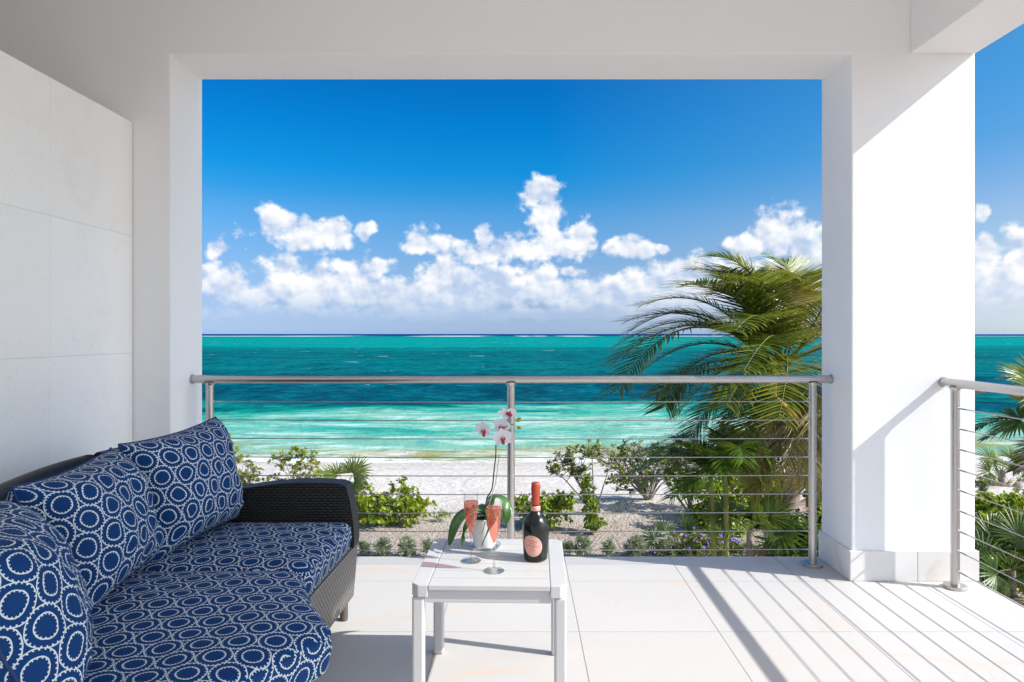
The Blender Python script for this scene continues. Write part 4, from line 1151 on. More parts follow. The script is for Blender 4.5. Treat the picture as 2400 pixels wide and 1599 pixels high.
def petal(len_, wd, cup, tipx=0.0, n=9):
    m = MB(); vs = []
    for i in range(n + 1):
        u = i / n; w_ = wd * math.sin(math.pi * (0.06 + 0.94 * u) ** 0.9) ** 0.75 if u < 1 else 0.0006
        for k in (-1, -0.6, 0, 0.6, 1):
            vs.append((k * w_, u * len_, cup * (u * u) * len_ + 0.10 * abs(k) * w_ - 0.25 * cup * k * k * w_ + 0.02 * len_ * math.sin(6 * u + 2 * k)))
    m.add(vs, [(i * 5 + k, i * 5 + k + 1, (i + 1) * 5 + k + 1, (i + 1) * 5 + k) for i in range(n) for k in range(4)])
    return m
def flower(px, py, face, size, roll=0.0, dD=0.0):
    e = bpy.data.objects.new('flower', None); e.empty_display_size = 0.02; COL.objects.link(e); e.parent = OR
    e.location = O_(px, py, DS + dD)
    zax = Vector(face).normalized()
    e.rotation_euler = (zax.to_track_quat('Z', 'Y') @ Matrix.Rotation(roll, 3, 'Z').to_quaternion()).to_euler()
    for (ang, L, wd, cup) in ((0, 0.040, 0.013, 0.12), (125, 0.037, 0.012, 0.12), (235, 0.037, 0.012, 0.12), (68, 0.040, 0.021, 0.2), (292, 0.040, 0.021, 0.2)):
        o = petal(L * size, wd * size, cup).build('petal', M['petal'], e, True); o.rotation_euler = (0, 0, R(ang)); o.location = (0, 0, 0.001 if wd < 0.015 else 0.0025)
    m = MB()
    for s in (-1, 1):
        m.tube([(0, 0, 0.003), (s * 0.006 * size, -0.004 * size, 0.010 * size), (s * 0.007 * size, -0.002 * size, 0.018 * size)], [0.002, 0.005 * size, 0.0015], 8)
    m.tube([(0, -0.001, 0.004), (0, -0.012 * size, 0.010 * size), (0, -0.020 * size, 0.012 * size), (0, -0.025 * size, 0.011 * size)], [0.003, 0.0065 * size, 0.007 * size, 0.001], 10)
    m.build('lip', M['lip'], e, True)
    m = MB(); m.tube([(0, 0.001, 0.003), (0, -0.001, 0.012 * size), (0, -0.004 * size, 0.016 * size)], [0.003, 0.0042 * size, 0.002], 8); m.build('column', M['lip_core'], e, True)
flower(1136, 1008, (-0.55, -0.85, -0.2), 0.98, 0.1)
flower(1178, 1026, (0.05, -1.0, -0.1), 1.02, 0.15, -0.02)
flower(1177, 1000, (-0.3, -1.0, 0.1), 0.98, -0.25, 0.01)
flower(1190, 973, (0.15, -0.45, 0.85), 1.04, 0.2, 0.0)

# ------------------------------------------------------------------ vegetation
Z = Vector((0, 0, 1))
def leaf_pts(p, d, n, L, w_, rnd, shape='oval', curl=0.2):
    """a leaf of two quads folded along the midrib"""
    d = d.normalized(); s = d.cross(n)
    if s.length < 1e-3: s = d.cross(Vector((0.3, 0.7, 0.2)))
    s.normalize(); nn = s.cross(d)
    a, b = ((0.35, 0.8), (0.75, 0.95)) if shape == 'ob' else ((0.25, 0.9), (0.7, 0.85))
    up = nn * (0.22 * w_)
    dr = -nn * (curl * L)
    return [tuple(p), tuple(p + d * L * a[0] + s * w_ * a[1] + up), tuple(p + d * L * b[0] + s * w_ * b[1] + up + dr * 0.5), tuple(p + d * L + dr),
            tuple(p + d * L * b[0] - s * w_ * b[1] + up + dr * 0.5), tuple(p + d * L * a[0] - s * w_ * a[1] + up)]
LF = [(0, 1, 2, 3), (0, 3, 4, 5)]
def rdir(rnd):
    while True:
        v = Vector((rnd.uniform(-1, 1), rnd.uniform(-1, 1), rnd.uniform(-1, 1)))
        if 0.05 < v.length < 1: return v.normalized()

def shrub(name, label, cat, base, lobes, ntips, mat, leafL, leafW, per, rnd, bark='bark_grey', spread=1.0, style='rosette', trunk_r=0.018, bare=0, group=None, vmid=0.5, shape='oval', up=0.35, flowers=0, wind=(-0.12, 0, 0)):
    base = Vector(base)
    if name not in ('grey_herb', 'flowering_bush', 'strap_plant', 'beach_weed'): ntips = int(ntips * 1.5)
    t = thing(name, label, cat, base, 0.0, group)
    br = MB(); lf = MB(); fl_ = MB()
    wts = [l[1][0] * l[1][2] for l in lobes]
    main = []
    nmain = max(3, len(lobes) * 2) if bare < 100 else 26
    tips = []
    for i in range(ntips + bare):
        c, r = rnd.choices(lobes, wts)[0]
        c = Vector(c); q = rdir(rnd); k = rnd.random() ** 0.4
        tip = Vector((c.x + q.x * r[0] * k, c.y + q.y * r[1] * k, c.z + q.z * r[2] * k))
        if tip.z < gz(tip.x, tip.y) + 0.03: tip.z = gz(tip.x, tip.y) + 0.05 + 0.1 * rnd.random()
        tips.append(tip)
    # main stems towards some tips, twigs from the nearest stem point
    stems = []
    for i in range(nmain):
        tip = tips[(i * 7) % len(tips)]
        mid = base.lerp(tip, 0.5) + Vector((rnd.gauss(0, 0.07), rnd.gauss(0, 0.07), 0.10)) * spread
        pts = bez([base + Vector((rnd.gauss(0, 0.03), rnd.gauss(0, 0.03), -0.05)), mid, tip], 5)
        br.tube([p - base for p in pts], [trunk_r * (1 - 0.8 * k / (len(pts) - 1)) for k in range(len(pts))], 5, False)
        stems.append(pts)
    allp = [p for s in stems for p in s[3:]]
    for i, tip in enumerate(tips):
        near = min(allp, key=lambda p: (p - tip).length + max(0, (p.z - tip.z)) * 1.5)
        if (near - tip).length > 0.05:
            mid = near.lerp(tip, 0.5) + Vector((rnd.gauss(0, 0.04), rnd.gauss(0, 0.04), -0.03)) * spread
            pts = bez([near, mid, tip], 3)
            br.tube([p - base for p in pts], [trunk_r * 0.42, trunk_r * 0.4, trunk_r * 0.38, trunk_r * 0.35, trunk_r * 0.32, trunk_r * 0.28, trunk_r * 0.24][:len(pts)], 4, False)
        if i >= ntips: continue
        ax = ((tip - near).normalized() if (tip - near).length > 0.05 else Z) + Z * up + Vector(wind)
        ax.normalize()
        v0 = min(1, max(0, rnd.gauss(vmid, 0.16)))
        for k in range(per):
            if style == 'rosette':
                s = rdir(rnd); d = (s - ax * s.dot(ax)).normalized() * (0.55 + 0.5 * rnd.random()) + ax * rnd.uniform(0.15, 0.95)
                p = tip - ax * rnd.random() * leafL * 0.6
            else:
                d = rdir(rnd) + ax * 0.25; p = tip + rdir(rnd) * leafL * 1.1 * rnd.random()
            L = leafL * rnd.uniform(0.7, 1.15)
            n = (ax + rdir(rnd) * 0.5).normalized()
            lf.add([tuple(Vector(q) - base) for q in leaf_pts(p, d, n, L, leafW * rnd.uniform(0.75, 1.15), rnd, shape, rnd.uniform(0.0, 0.3))], LF, min(1, max(0, v0 + rnd.gauss(0, 0.12))))
        if flowers and rnd.random() < flowers:
            for _ in range(rnd.choice((1, 1, 2, 3))):
                c = tip - base + ax * leafL * 0.6 + rdir(rnd) * 0.04
                for k in range(5):
                    a = k * 2 * math.pi / 5; n = Vector((0, -1, 0.5)).normalized(); s = n.cross(Z).normalized(); u = s.cross(n)
                    d = s * math.cos(a) + u * math.sin(a)
                    fl_.add([tuple(Vector(q)) for q in leaf_pts(c, d + n * 0.3, n, 0.034, 0.016, rnd, 'ob', 0)], LF, 0.5)
    b = br.build('branches', M[bark], t, True)
    o = lf.build('foliage', M[mat], t, False); o['kind'] = 'stuff'
    if fl_.f:
        o = fl_.build('flowers', M['violet'], t); o['kind'] = 'stuff'
    return t

def frond_mesh(c, lm, rm, P0, P1, P2, nl, LL, wd, rnd, wind=Vector((0, 0, 0)), grav=0.35, vbase=0.35, tipdry=0.25, stiff=0.9, start=0.14):
    """pinnate frond: rachis plus two rows of leaflets; c = origin of the thing"""
    N = 22; pts = []
    for i in range(N + 1):
        t = i / N; pts.append(P0 * (1 - t) ** 2 + P1 * 2 * t * (1 - t) + P2 * t * t)
    rm.tube([p - c for p in pts], [0.017 * (1 - 0.9 * i / N) * (LL / 0.7) + 0.002 for i in range(N + 1)], 5, False)
    for k in range(nl):
        t = start + (1 - start) * k / (nl - 1)
        f = t * N; i = min(N - 1, int(f)); p = pts[i].lerp(pts[i + 1], f - i)
        T = (pts[min(i + 1, N)] - pts[max(i - 1, 0)]).normalized()
        sd = T.cross(Z)
        if sd.length < 0.1: sd = T.cross(Vector((0, 1, 0)))
        sd.normalize(); nn = sd.cross(T)
        prof = (0.45 + 0.55 * min(1, t / 0.35)) * (1 if t < 0.6 else 1 - 0.5 * ((t - 0.6) / 0.4) ** 1.4)
        for sg in (-1, 1):
            L = LL * prof * rnd.uniform(0.82, 1.1)
            d = (T * (0.45 + 0.75 * t) + sd * sg * stiff + nn * 0.22 + rdir(rnd) * 0.10).normalized()
            q = p.copy(); g = Vector((0, 0, -grav)) + wind
            vs = []; vr = []
            v0 = vbase + rnd.gauss(0, 0.17)
            ww = wd * rnd.uniform(0.8, 1.15)
            segs = 4
            for s in range(segs + 1):
                u = s / segs
                wv = d.cross(nn)
                if wv.length < 0.05: wv = d.cross(sd)
                wv.normalize()
                hw_ = ww * (0.55 + 0.45 * min(1, u / 0.3)) * (1 - u) ** 0.6 if u > 0.3 else ww * (0.55 + 1.5 * u)
                if s == segs: hw_ = 0.001
                vs += [tuple(q - c - wv * hw_), tuple(q - c + wv * hw_)]
                vv = min(1, max(0, v0 + tipdry * max(0, u - 0.55) * 2)); vr += [vv, vv]
                q = q + d * (L / segs)
                d = (d + g * (0.16 + 0.20 * u) + rdir(rnd) * 0.05).normalized()
            lm.add(vs, [(2 * s, 2 * s + 1, 2 * s + 3, 2 * s + 2) for s in range(segs)], vr)

def palm_frond(t, P0, P1, P2, nl, LL, wd, rnd, mat='leaf_palm', **kw):
    c = t.location
    lm, rm = MB(), MB()
    frond_mesh(c, lm, rm, Vector(P0), Vector(P1), Vector(P2), nl, LL, wd, rnd, **kw)
    o = rm.build('frond', M['rachis'], t, True)
    l = lm.build('leaflets', M[mat], o); l['kind'] = 'stuff'
    return o

def fan_leaf(t, base, tip, face, rad, nseg, rnd, mat='leaf_fan', vb=0.45, droop=0.25, arc=270, wd=0.028, split=0.45):
    """palmate leaf: petiole from base to tip, blades in a fan round it"""
    c = t.location; base, tip = Vector(base), Vector(tip)
    m = MB(); mid = base.lerp(tip, 0.55) + Vector((0, 0, 0.08 * (tip - base).length))
    m.tube([p - c for p in bez([base, mid, tip], 4)], [0.012, 0.011, 0.010, 0.009, 0.008, 0.007, 0.006, 0.006, 0.005], 5, False)
    o = m.build('fan_leaf', M['rachis'], t, True)
    ax = (tip - mid).normalized(); n = Vector(face).normalized(); n = (n - ax * n.dot(ax)).normalized(); s = ax.cross(n)
    lm = MB()
    for k in range(nseg):
        a = R(-arc / 2 + arc * k / (nseg - 1) + rnd.gauss(0, 2))
        d = (ax * math.cos(a) + s * math.sin(a)); L = rad * (0.72 + 0.28 * math.cos(a * 0.7)) * rnd.uniform(0.92, 1.08)
        w0 = wd * rad / 0.6
        q = tip.copy(); vs = []; vr = []; v0 = min(1, max(0, vb + rnd.gauss(0, 0.1)))
        e = d.cross(n).normalized()
        segs = 5; dd = d + n * 0.18
        for i in range(segs + 1):
            u = i / segs
            hw_ = w0 * (0.15 + 1.1 * u) if u < 0.5 else w0 * 0.7 * (1 - (u - 0.5) * 2) ** 0.7 + 0.0008
            fold = n * (hw_ * 0.5)
            vs += [tuple(q - c - e * hw_ + fold), tuple(q - c), tuple(q - c + e * hw_ + fold)]
            vv = min(1, v0 + 0.35 * max(0, u - 0.7)); vr += [vv] * 3
            q = q + dd.normalized() * (L / segs); dd = (dd + Vector((0, 0, -droop * u)) - n * 0.06)
        lm.add(vs, [(3 * i + k2, 3 * i + k2 + 1, 3 * i + k2 + 4, 3 * i + k2 + 3) for i in range(segs) for k2 in (0, 1)], vr)
    b = lm.build('blades', M[mat], o); b['kind'] = 'stuff'
    return o

# --- the big wind-blown coconut palm
rnd = random.Random(21)
DP = 11.9
pb = at(1812, 1262, DP); pb.z = gz(pb.x, pb.y)
PALM = thing('coconut_palm', 'tall windblown coconut palm with thick trunk right of the opening', 'palm tree', pb)
cc = at(1795, 850, DP)                    # heart of the crown
tr = MB()
tp = bez([pb + Vector((0, 0, -0.1)), at(1800, 1215, DP), at(1822, 1130, DP), at(1832, 1040, DP), at(1815, 940, DP), cc], 8)
tr.tube([p - pb for p in tp], [0.25 - 0.10 * min(1, i / 6) - 0.04 * i / len(tp) + 0.012 * (i % 2) for i in range(len(tp))], 14)
tr.build('trunk', M['bark_palm'], PALM, True)
# cut frond stubs and boots round the foot of the trunk
for k in range(16):
    a = rnd.uniform(0, 6.28); h = rnd.uniform(0.15, 1.5); f = h / (cc.z - pb.z)
    p = tp[min(len(tp) - 1, int(f * len(tp)))]; d = Vector((math.cos(a), math.sin(a) * 0.8, 0.75)).normalized()
    m = MB(); L = rnd.uniform(0.25, 0.55)
    q = p + Vector((math.cos(a), math.sin(a), 0)) * 0.17
    m.tube([q - pb, q + d * L * 0.5 - pb, q + d * L + Vector((0, 0, 0.05)) - pb], [0.075, 0.05, 0.03], 6)
    m.build('frond_stub', M['bark_palm'], PALM, True)
m = MB(); m.tube([at(1862, 1165, DP - 0.4) - pb, at(1864, 1080, DP - 0.4) - pb, at(1850, 960, DP - 0.2) - pb], [0.075, 0.07, 0.05], 10); m.build('flower_stalk', M['stalk'], PALM, True)
m = MB(); m.tube([at(1700, 1000, DP - 0.9) - pb + Vector((1.2, 0, 0)), at(1780, 910, DP - 1.0) - pb, at(1782, 860, DP - 0.8) - pb], 0.03, 6); m.build('flower_stalk', M['stalk'], PALM, True)
WND = Vector((-0.62, 0.04, 0.05))
fr = [  # control point, tip (display pixels), depth offset of tip, leaflets, length, tint
 ((1610,660),(1410,830),-0.5,80,1.00,0.30,0.35),
 ((1620,640),(1450,760),0.7,76,1.00,0.28,0.30),
 ((1660,630),(1480,700),1.2,70,1.00,0.36,0.30),
 ((1700,620),(1560,660),-0.7,68,1.00,0.42,0.25),
 ((1730,600),(1590,620),0.9,66,1.00,0.34,0.25),
 ((1760,585),(1640,590),0.2,66,1.00,0.44,0.25),
 ((1800,590),(1680,650),-1.2,62,0.95,0.52,0.3),
 ((1850,610),(1790,600),0.5,60,0.80,0.30,0.2),
 ((1890,600),(1830,640),-0.8,58,0.80,0.55,0.3),
 ((1950,620),(1880,690),-1.1,58,0.90,0.68,0.35),
 ((1990,660),(1920,760),-0.7,60,1.00,0.70,0.35),
 ((1960,680),(2040,800),0.7,60,1.00,0.5,0.3),
 ((2000,720),(1975,880),-1.0,60,1.05,0.66,0.35),
 ((1930,800),(1965,980),-0.8,56,1.0,0.64,0.35),
 ((1640,720),(1480,850),0.3,72,0.98,0.26,0.3),
 ((1640,780),(1510,905),-0.7,68,0.95,0.28,0.3),
 ((1660,800),(1560,950),0.8,64,0.95,0.32,0.3),
 ((1660,850),(1590,1000),-0.3,60,0.92,0.42,0.35),
 ((1700,900),(1640,1040),0.6,56,0.88,0.38,0.3),
 ((1720,930),(1690,1080),-0.6,56,0.88,0.58,0.4),
 ((1770,660),(1690,760),-1.8,60,0.9,0.34,0.3),
 ((1800,700),(1710,850),-2.0,60,0.9,0.28,0.3),
 ((1760,760),(1670,930),-1.6,60,0.9,0.25,0.3),
 ((1830,760),(1790,960),-1.9,56,0.85,0.34,0.3),
]
for (cp, tpx, dD, nl, LL, vb, td) in fr:
    P0 = cc + Vector((rnd.gauss(0, 0.08), rnd.gauss(0, 0.08), rnd.uniform(-0.2, 0.15)))
    wk = 0.3 if tpx[0] < 1600 else (0.75 if tpx[0] < 1760 else 1.0)
    palm_frond(PALM, P0, at(*cp, DP + dD * 0.45), at(*tpx, DP + dD), int(nl * 0.85), LL * 0.98, 0.020, rnd, wind=WND * wk, grav=0.42, vbase=vb + (0.12 if tpx[0] > 1760 else 0.04), tipdry=td, stiff=1.6)
    if nl > 62:
        j = lambda a: rnd.gauss(0, a)
        palm_frond(PALM, P0, at(cp[0] + j(35), cp[1] + 20 + j(20), DP + dD * 0.45 + j(0.6)), at(tpx[0] + 45 + j(40), tpx[1] + 40 + j(35), DP + dD + j(0.9)), int(nl * 0.75), LL * 0.92, 0.020, rnd, wind=WND * wk, grav=0.45, vbase=vb - 0.02, tipdry=td, stiff=1.6)
# old hanging fronds, straw coloured
for (cp, tpx, dD, vb) in (((1850,890),(1780,1120),-0.9,0.62),((1880,880),(1830,1090),-0.7,0.7),((1900,900),(1850,1060),0.3,0.55),((1810,930),(1735,1120),-0.2,0.5),((1770,930),(1700,1110),0.5,0.35),((1930,850),(1880,1040),-1.0,0.5),((1870,930),(1850,1120),-0.8,0.7),((1790,960),(1730,1130),-0.7,0.5)):
    P0 = cc + Vector((rnd.gauss(0, 0.08), rnd.gauss(0, 0.08), -0.2))
    palm_frond(PALM, P0, at(*cp, DP + dD * 0.7), at(*tpx, DP + dD), 56, 0.82, 0.016, rnd, mat='leaf_palm_dry', wind=WND * 0.8, grav=0.75, vbase=vb, tipdry=0.4)

# --- two slim young palms
def young_palm(label, bx, by, cx_, cy_, D, seed, n=12, grp='slim young palms'):
    rnd = random.Random(seed); b = at(bx, by, D); b.z = gz(b.x, b.y); c = at(cx_, cy_, D)
    t = thing('young_palm', label, 'palm tree', b, 0, grp)
    m = MB(); pts = bez([b + Vector((0, 0, -0.05)), b.lerp(c, 0.5) + Vector((0.02, 0, 0)), c], 6)
    m.tube([p - b for p in pts], [0.050 - 0.010 * i / len(pts) + 0.003 * (i % 2) for i in range(len(pts))], 10); m.build('trunk', M['bark_green'], t, True)
    m = MB(); m.tube([c - b - Vector((0, 0, 0.05)), c - b + Vector((0, 0, 0.3)), c - b + Vector((-0.02, 0, 0.62))], [0.048, 0.042, 0.018], 8); m.build('crownshaft', M['bark_green'], t, True)
    h = c + Vector((0, 0, 0.5))
    for k in range(n):
        a = 2 * math.pi * k / n + rnd.gauss(0, 0.25); ln = rnd.uniform(0.85, 1.25); el = rnd.uniform(0.1, 0.95)
        d = Vector((math.cos(a), math.sin(a) * 0.9, 0)); d = (d + Vector((-0.25, 0, 0)))
        P1 = h + d * ln * 0.5 + Vector((0, 0, 0.25 + 0.75 * el)); P2 = h + d * ln + Vector((-0.1, 0, -0.35 + 0.9 * el))
        palm_frond(t, h, P1, P2, 40, 0.46, 0.0165, rnd, mat='leaf_young', wind=Vector((-0.15, 0, 0)), grav=0.55, vbase=0.45, tipdry=0.15)
    return t
young_palm('slim young palm with green yellow cane, left one of the pair', 1642, 1292, 1636, 1165, 11.5, 3)
young_palm('slim young palm with green yellow cane, right one of the pair', 1664, 1296, 1668, 1160, 11.4, 4)

# --- fan palms
def fan_palm(label, bx, by, cx_, cy_, D, leaves, seed, rad=0.55, trunk=0.05, mat='leaf_fan', vb=0.45, dead=0, nseg=22, arc=250):
    rnd = random.Random(seed); b = at(bx, by, D); b.z = gz(b.x, b.y); c = at(cx_, cy_, D)
    t = thing('fan_palm', label, 'palm tree', b)
    m = MB(); pts = bez([b + Vector((0, 0, -0.05)), b.lerp(c, 0.5), c], 5)
    m.tube([p - b for p in pts], [trunk * (1.15 - 0.25 * i / len(pts)) + 0.004 * (i % 2) for i in range(len(pts))], 9); m.build('trunk', M['bark_palm'], t, True)
    for k in range(leaves + dead):
        dd = k >= leaves
        a = 2.4 * k + rnd.gauss(0, 0.3); el = rnd.uniform(-0.15, 1.0) if not dd else rnd.uniform(-1.2, -0.7)
        d = Vector((math.cos(a) * math.cos(el) - 0.15, math.sin(a) * math.cos(el), math.sin(el))).normalized()
        tip = c + d * rad * rnd.uniform(0.7, 1.1)
        face = Vector((-0.1, -0.9, 0.5)) if d.y < 0.4 else Vector((0, -0.4, 0.9))
        fan_leaf(t, c, tip, face + rdir(rnd) * 0.35, rad * rnd.uniform(0.85, 1.1), nseg, rnd, 'leaf_dead' if dd else mat, vb, 0.22 if not dd else 0.5, arc, 0.036)
    return t
fan_palm('small windswept fan palm on the beach beside the wicker arm', 797, 1210, 795, 1120, 18.4, 6, 11, 0.55, 0.075, 'leaf_fan', 0.72, 3)
fan_palm('low fan palm at the foot of the coconut palm', 1722, 1292, 1722, 1220, 11.6, 8, 12, 0.55, 0.05, 'leaf_fan', 0.42, 1)
fan_palm('spiky dark fan palm left of the violet flowers', 1545, 1285, 1545, 1245, 15.6, 7, 13, 0.42, 0.04, 'leaf_fan', 0.25, 0, 18, 200)
fan_palm('small far fan palm with dead skirt on the right beach', 2302, 1135, 2302, 1082, 24.0, 8, 14, 0.6, 0.11, 'leaf_fan', 0.6, 4)
fan_palm('large pale fan palm at the right edge of the picture', 2480, 1330, 2455, 965, 13.4, 12, 15, 0.85, 0.12, 'leaf_fan', 0.66, 2, 30)
fan_palm('dense low fan palm under the right railing cables', 2330, 1420, 2325, 1310, 12.6, 12, 16, 0.62, 0.06, 'leaf_fan', 0.4, 3, 26)
fan_palm('low fan palm close behind the right end of the pillar', 2262, 1400, 2268, 1295, 13.2, 9, 17, 0.5, 0.06, 'leaf_fan', 0.34, 1, 24)
# hanging dead fronds of a palm reaching in from the right
b = at(2520, 1330, 15.0); b.z = gz(b.x, b.y); c_ = at(2425, 985, 15.0)
RP = thing('leaning_palm', 'palm leaning in at the right edge with bleached hanging fronds', 'palm tree', b)
m = MB(); m.tube([p - b for p in bez([b, b.lerp(c_, 0.5) + Vector((0.2, 0, 0)), c_], 6)], [0.2 - 0.005 * i for i in range(13)], 12); m.build('trunk', M['bark_palm'], RP, True)
rnd = random.Random(31)
for (cp, tpx, dD, mt, vb) in (((2330,880),(2245,905),0.2,'leaf_palm_dry',0.75),((2340,930),(2240,985),-0.3,'leaf_palm',0.15),((2350,960),(2260,1010),0.5,'leaf_palm',0.1),((2380,860),(2310,870),0.8,'leaf_palm_dry',0.5),((2400,1000),(2330,1080),-0.5,'leaf_palm',0.2),((2460,850),(2400,800),0.3,'leaf_palm',0.5),((2520,880),(2560,950),0.0,'leaf_palm',0.4)):
    palm_frond(RP, c_, at(*cp, 15 + dD * 0.5), at(*tpx, 15 + dD), 46, 0.5, 0.026, rnd, mat=mt, wind=Vector((-0.25, 0, 0)), grav=0.7, vbase=vb, tipdry=0.3)

# --- shrubs
def blob(px, py, D, rx, ry, rd=None):     # lobe centre and radii from picture sizes at depth D
    k = D * 1.02 / 1600
    return (tuple(at(px, py, D)), (rx * k, (rd if rd is not None else (rx + ry) / 2 * k), ry * k))
def gbase(px, D):
    p = at(px, 1200, D); return (p.x, p.y, gz(p.x, p.y))
rr = lambda s: random.Random(s)
# dune shrubs on the left
shrub('dune_shrub', 'yellow green dune shrub by the left railing post', 'shrub', gbase(530, 20.5), [blob(520, 1040, 20.5, 50, 42), blob(545, 1085, 20.3, 58, 34), blob(560, 1110, 20.2, 50, 30)], 150, 'leaf_yellow', 0.105, 0.021, 11, rr(1), vmid=0.5, shape='ob', bare=40, up=0.6)
shrub('dune_shrub', 'yellow green dune shrub behind the arm of the sofa', 'shrub', gbase(690, 20.0), [blob(645, 1055, 20.0, 30, 20), blob(690, 1060, 20.0, 48, 34), blob(710, 1100, 19.8, 50, 30), blob(630, 1110, 19.9, 25, 22)], 115, 'leaf_yellow', 0.105, 0.021, 11, rr(2), vmid=0.48, shape='ob', bare=30, up=0.6)
# sea grapes
shrub('sea_grape', 'bushy bright sea grape between the sofa arm and the orchid', 'shrub', gbase(890, 18.2), [blob(925, 1130, 18.2, 36, 34), blob(900, 1160, 18.0, 85, 30), blob(960, 1165, 18.1, 40, 24), blob(845, 1160, 18.3, 40, 30), blob(900, 1185, 17.9, 90, 14)], 165, 'leaf_grape', 0.105, 0.055, 7, rr(3), style='ball', vmid=0.67, shape='oval', up=0.5)
shrub('sea_grape', 'dark leaved sea grape at the foot of the small beach palm', 'shrub', gbase(828, 18.8), [blob(822, 1125, 18.8, 28, 26), blob(830, 1165, 18.8, 36, 32)], 60, 'leaf_grape', 0.10, 0.052, 6, rr(4), style='ball', vmid=0.35)
shrub('sea_grape', 'bright sea grape low behind the champagne bottle', 'shrub', gbase(1245, 17.8), [blob(1215, 1165, 17.8, 42, 26), blob(1265, 1160, 17.8, 55, 26), blob(1300, 1150, 17.9, 26, 20), blob(1255, 1190, 17.6, 55, 18)], 125, 'leaf_grape', 0.10, 0.053, 7, rr(5), style='ball', vmid=0.64, up=0.5)
shrub('beach_weed', 'little low weed patch left of the orchid leaves', 'plant', gbase(1012, 18.2), [blob(1012, 1183, 18.2, 32, 7)], 30, 'leaf_grape', 0.05, 0.022, 7, rr(6), style='ball', vmid=0.6, trunk_r=0.006)
# the twiggy bay cedars in the middle
shrub('bay_cedar', 'twiggy bay cedar leaning left with a pale crooked trunk', 'shrub', gbase(1368, 18.6), [blob(1278, 1075, 18.7, 26, 22), blob(1310, 1055, 18.7, 40, 30), blob(1360, 1040, 18.6, 52, 30), blob(1335, 1085, 18.5, 36, 20)], 88, 'leaf_dark', 0.10, 0.024, 11, rr(7), vmid=0.62, shape='ob', bare=35, trunk_r=0.032, up=0.6)
shrub('bay_cedar', 'wide half bare bay cedar with many grey stems', 'shrub', gbase(1490, 20.0), [blob(1400, 1040, 20.0, 45, 22), blob(1465, 1030, 20.0, 60, 22), blob(1530, 1045, 20.0, 45, 26), blob(1440, 1100, 19.8, 60, 30), blob(1500, 1075, 19.9, 85, 42), blob(1420, 1065, 19.8, 45, 26)], 150, 'leaf_dark', 0.11, 0.027, 9, rr(8), vmid=0.68, shape='ob', bare=230, trunk_r=0.036, up=0.6, spread=1.3)
shrub('bay_cedar', 'leafy dark bay cedar left of the slim palms', 'shrub', gbase(1590, 18.4), [blob(1562, 1045, 18.6, 30, 34), blob(1540, 1085, 18.6, 26, 34), blob(1590, 1050, 18.4, 26, 24), blob(1570, 1110, 18.4, 22, 16)], 80, 'leaf_dark', 0.10, 0.024, 11, rr(9), vmid=0.52, shape='ob', bare=20, trunk_r=0.026, up=0.6)
shrub('climbing_shrub', 'narrow leafy green shrub standing right of the bottle', 'shrub', gbase(1366, 17.2), [blob(1345, 1105, 17.4, 16, 18), blob(1352, 1135, 17.3, 20, 22), blob(1358, 1170, 17.2, 22, 24), blob(1366, 1200, 17.1, 30, 18)], 120, 'leaf_grape', 0.085, 0.022, 9, rr(10), vmid=0.5, shape='ob', up=0.6, trunk_r=0.02)
# greenery round the palm
shrub('sea_grape', 'light green sea grape behind the canes of the slim palms', 'shrub', gbase(1640, 17.2), [blob(1625, 1130, 17.3, 40, 34), blob(1665, 1165, 17.2, 50, 40), blob(1610, 1180, 17.2, 34, 30), blob(1670, 1210, 17.0, 60, 26)], 120, 'leaf_grape', 0.115, 0.058, 7, rr(70), style='ball', vmid=0.58, up=0.5)
shrub('tall_shrub', 'tall olive shrub rising left of the coconut palm skirt', 'shrub', gbase(1668, 18.6), [blob(1665, 1000, 18.6, 34, 26), blob(1705, 1010, 18.6, 30, 26), blob(1690, 1050, 18.6, 50, 24)], 80, 'leaf_dark', 0.10, 0.034, 9, rr(11), vmid=0.5, shape='ob', trunk_r=0.03, up=0.5)
shrub('sea_grape', 'yellow topped sea grape between young palms and coconut palm', 'shrub', gbase(1710, 17.8), [blob(1715, 1055, 17.9, 26, 36), blob(1750, 1080, 17.8, 28, 50), blob(1720, 1120, 17.8, 70, 40)], 150, 'leaf_grape', 0.12, 0.062, 7, rr(12), style='ball', vmid=0.74, up=0.6)
shrub('sea_grape', 'shady dark sea grape mass behind the coconut palm trunk', 'shrub', gbase(1760, 17.9), [blob(1740, 1160, 17.9, 60, 46), blob(1770, 1210, 17.7, 60, 40), blob(1700, 1200, 17.9, 50, 40), blob(1790, 1130, 17.9, 40, 40)], 230, 'leaf_grape', 0.125, 0.062, 7, rr(13), style='ball', vmid=0.22, up=0.4)
shrub('sea_grape', 'bright sea grape between the coconut palm trunk and pillar', 'shrub', gbase(1885, 17.6), [blob(1880, 1120, 17.8, 34, 60), blob(1890, 1190, 17.6, 40, 60), blob(1900, 1050, 18.0, 30, 50)], 190, 'leaf_grape', 0.125, 0.062, 7, rr(14), style='ball', vmid=0.67, up=0.5)
shrub('sea_grape', 'tall dark sea grape showing beside the right front post', 'shrub', gbase(1895, 19.2), [blob(1890, 1010, 19.2, 30, 60), blob(1870, 1080, 19.2, 40, 50)], 110, 'leaf_grape', 0.12, 0.06, 7, rr(15), style='ball', vmid=0.3, up=0.5)
shrub('flowering_bush', 'low dark bush dotted with violet flowers', 'bush', gbase(1600, 15.5), [blob(1580, 1240, 15.5, 55, 34), blob(1640, 1245, 15.4, 70, 30), blob(1600, 1268, 15.2, 90, 18), blob(1700, 1262, 15.3, 40, 20)], 250, 'leaf_dark', 0.12, 0.013, 9, rr(16), vmid=0.32, shape='oval', up=0.5, trunk_r=0.01, flowers=0.16)
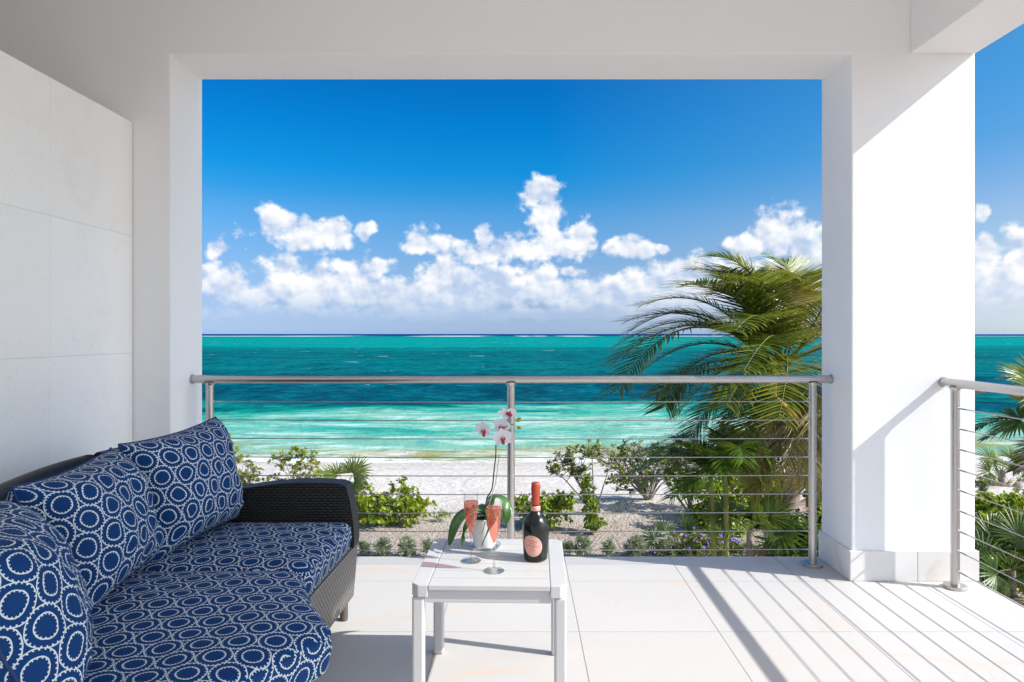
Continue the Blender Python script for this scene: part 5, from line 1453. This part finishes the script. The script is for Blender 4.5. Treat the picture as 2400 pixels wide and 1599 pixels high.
shrub('strap_plant', 'broad strap leaved plant in front of the trunk by the post', 'plant', gbase(1820, 11.4), [blob(1800, 1235, 11.4, 40, 24), blob(1850, 1222, 11.4, 36, 34), blob(1835, 1262, 11.3, 60, 22)], 62, 'leaf_young', 0.34, 0.026, 8, rr(17), vmid=0.45, shape='oval', up=0.8, trunk_r=0.012)
# row of small grey herbs along the terrace
herbs = [(838, 'grey green herb nearest the sofa in the row below the terrace'), (878, 'grey green herb second from the sofa in the row'), (935, 'grey green herb third from the sofa, just left of the table'), (985, 'grey green herb half hidden by the table corner'),
         (1302, 'grey green herb just right of the table corner'), (1338, 'grey green herb second right of the table'), (1398, 'grey green herb third right of the table'), (1462, 'broad grey green herb fourth right of the table'), (1532, 'pale silvery herb next to the violet flowers')]
for i, (hx, lb) in enumerate(herbs):
    big = (1.35 if hx > 1440 else 1.0) * (0.8, 1.15, 1.3, 0.9, 0.75, 1.25, 0.95, 1.1, 1.2)[i]
    shrub('grey_herb', lb, 'herb', gbase(hx, 15.35), [blob(hx, 1256, 15.35, 17 * big, 20 * big ** 0.7)], int(40 * big), 'leaf_grey', 0.11, 0.010, 13, rr(40 + i), vmid=0.45 + (0.35 if hx == 1532 else 0), up=1.6, trunk_r=0.005, group='grey herbs in a row')
# greenery seen past the pillar on the right
shrub('green_thicket', 'bright green thicket seen right of the pillar under the beach', 'shrub', gbase(2300, 17.0), [blob(2270, 1160, 17.0, 36, 26), blob(2330, 1165, 17.0, 50, 26), blob(2300, 1200, 16.6, 80, 26), blob(2390, 1170, 17.0, 50, 30)], 240, 'leaf_grape', 0.13, 0.05, 8, rr(60), style='ball', vmid=0.68, up=0.5)
shrub('green_thicket', 'shaded lower thicket beneath the right railing', 'shrub', gbase(2300, 14.6), [blob(2260, 1240, 14.8, 30, 40), blob(2330, 1240, 14.6, 60, 40), blob(2290, 1300, 14.2, 60, 50), blob(2370, 1330, 13.6, 60, 60)], 240, 'leaf_grape', 0.14, 0.045, 8, rr(61), style='ball', vmid=0.5, up=0.5)
shrub('dune_shrub', 'sparse twiggy shrub at the pillar edge on the right beach', 'shrub', gbase(2256, 19.0), [blob(2254, 1110, 19.0, 14, 22), blob(2262, 1135, 19.0, 18, 14)], 22, 'leaf_dark', 0.09, 0.022, 8, rr(62), vmid=0.6, shape='ob', bare=10, up=0.6)
shrub('dune_shrub', 'low brownish shrub at the right edge on the beach', 'shrub', gbase(2352, 19.5), [blob(2350, 1125, 19.5, 16, 22), blob(2362, 1100, 19.5, 20, 20)], 26, 'leaf_yellow', 0.10, 0.02, 8, rr(63), vmid=0.5, shape='ob', bare=12, up=0.6)
# tufts of grass on the mound
gr = MB(); rnd = random.Random(77)
for _ in range(46):
    px = rnd.choice((1425, 1440, 1555, 1565, 1500, 1420, 1380)) + rnd.gauss(0, 14); D = rnd.uniform(17.6, 19.6)
    p = at(px, 1200, D); p.z = gz(p.x, p.y)
    for k in range(16):
        q = p + Vector((rnd.gauss(0, 0.09), rnd.gauss(0, 0.09), 0)); q.z = gz(q.x, q.y) - 0.01
        d = (Z + Vector((rnd.gauss(-0.2, 0.5), rnd.gauss(0, 0.5), 0))).normalized(); L = rnd.uniform(0.05, 0.13)
        s = Vector((d.y, -d.x, 0.1)).normalized() * 0.006
        gr.add([tuple(q - s), tuple(q + s), tuple(q + d * L)], [(0, 1, 2)], rnd.uniform(0.3, 0.95))
o = gr.build('beach_grass', M['leaf_grape']); o['kind'] = 'stuff'; o['label'] = 'thin tufts of green grass on the sandy mound'; o['category'] = 'grass'
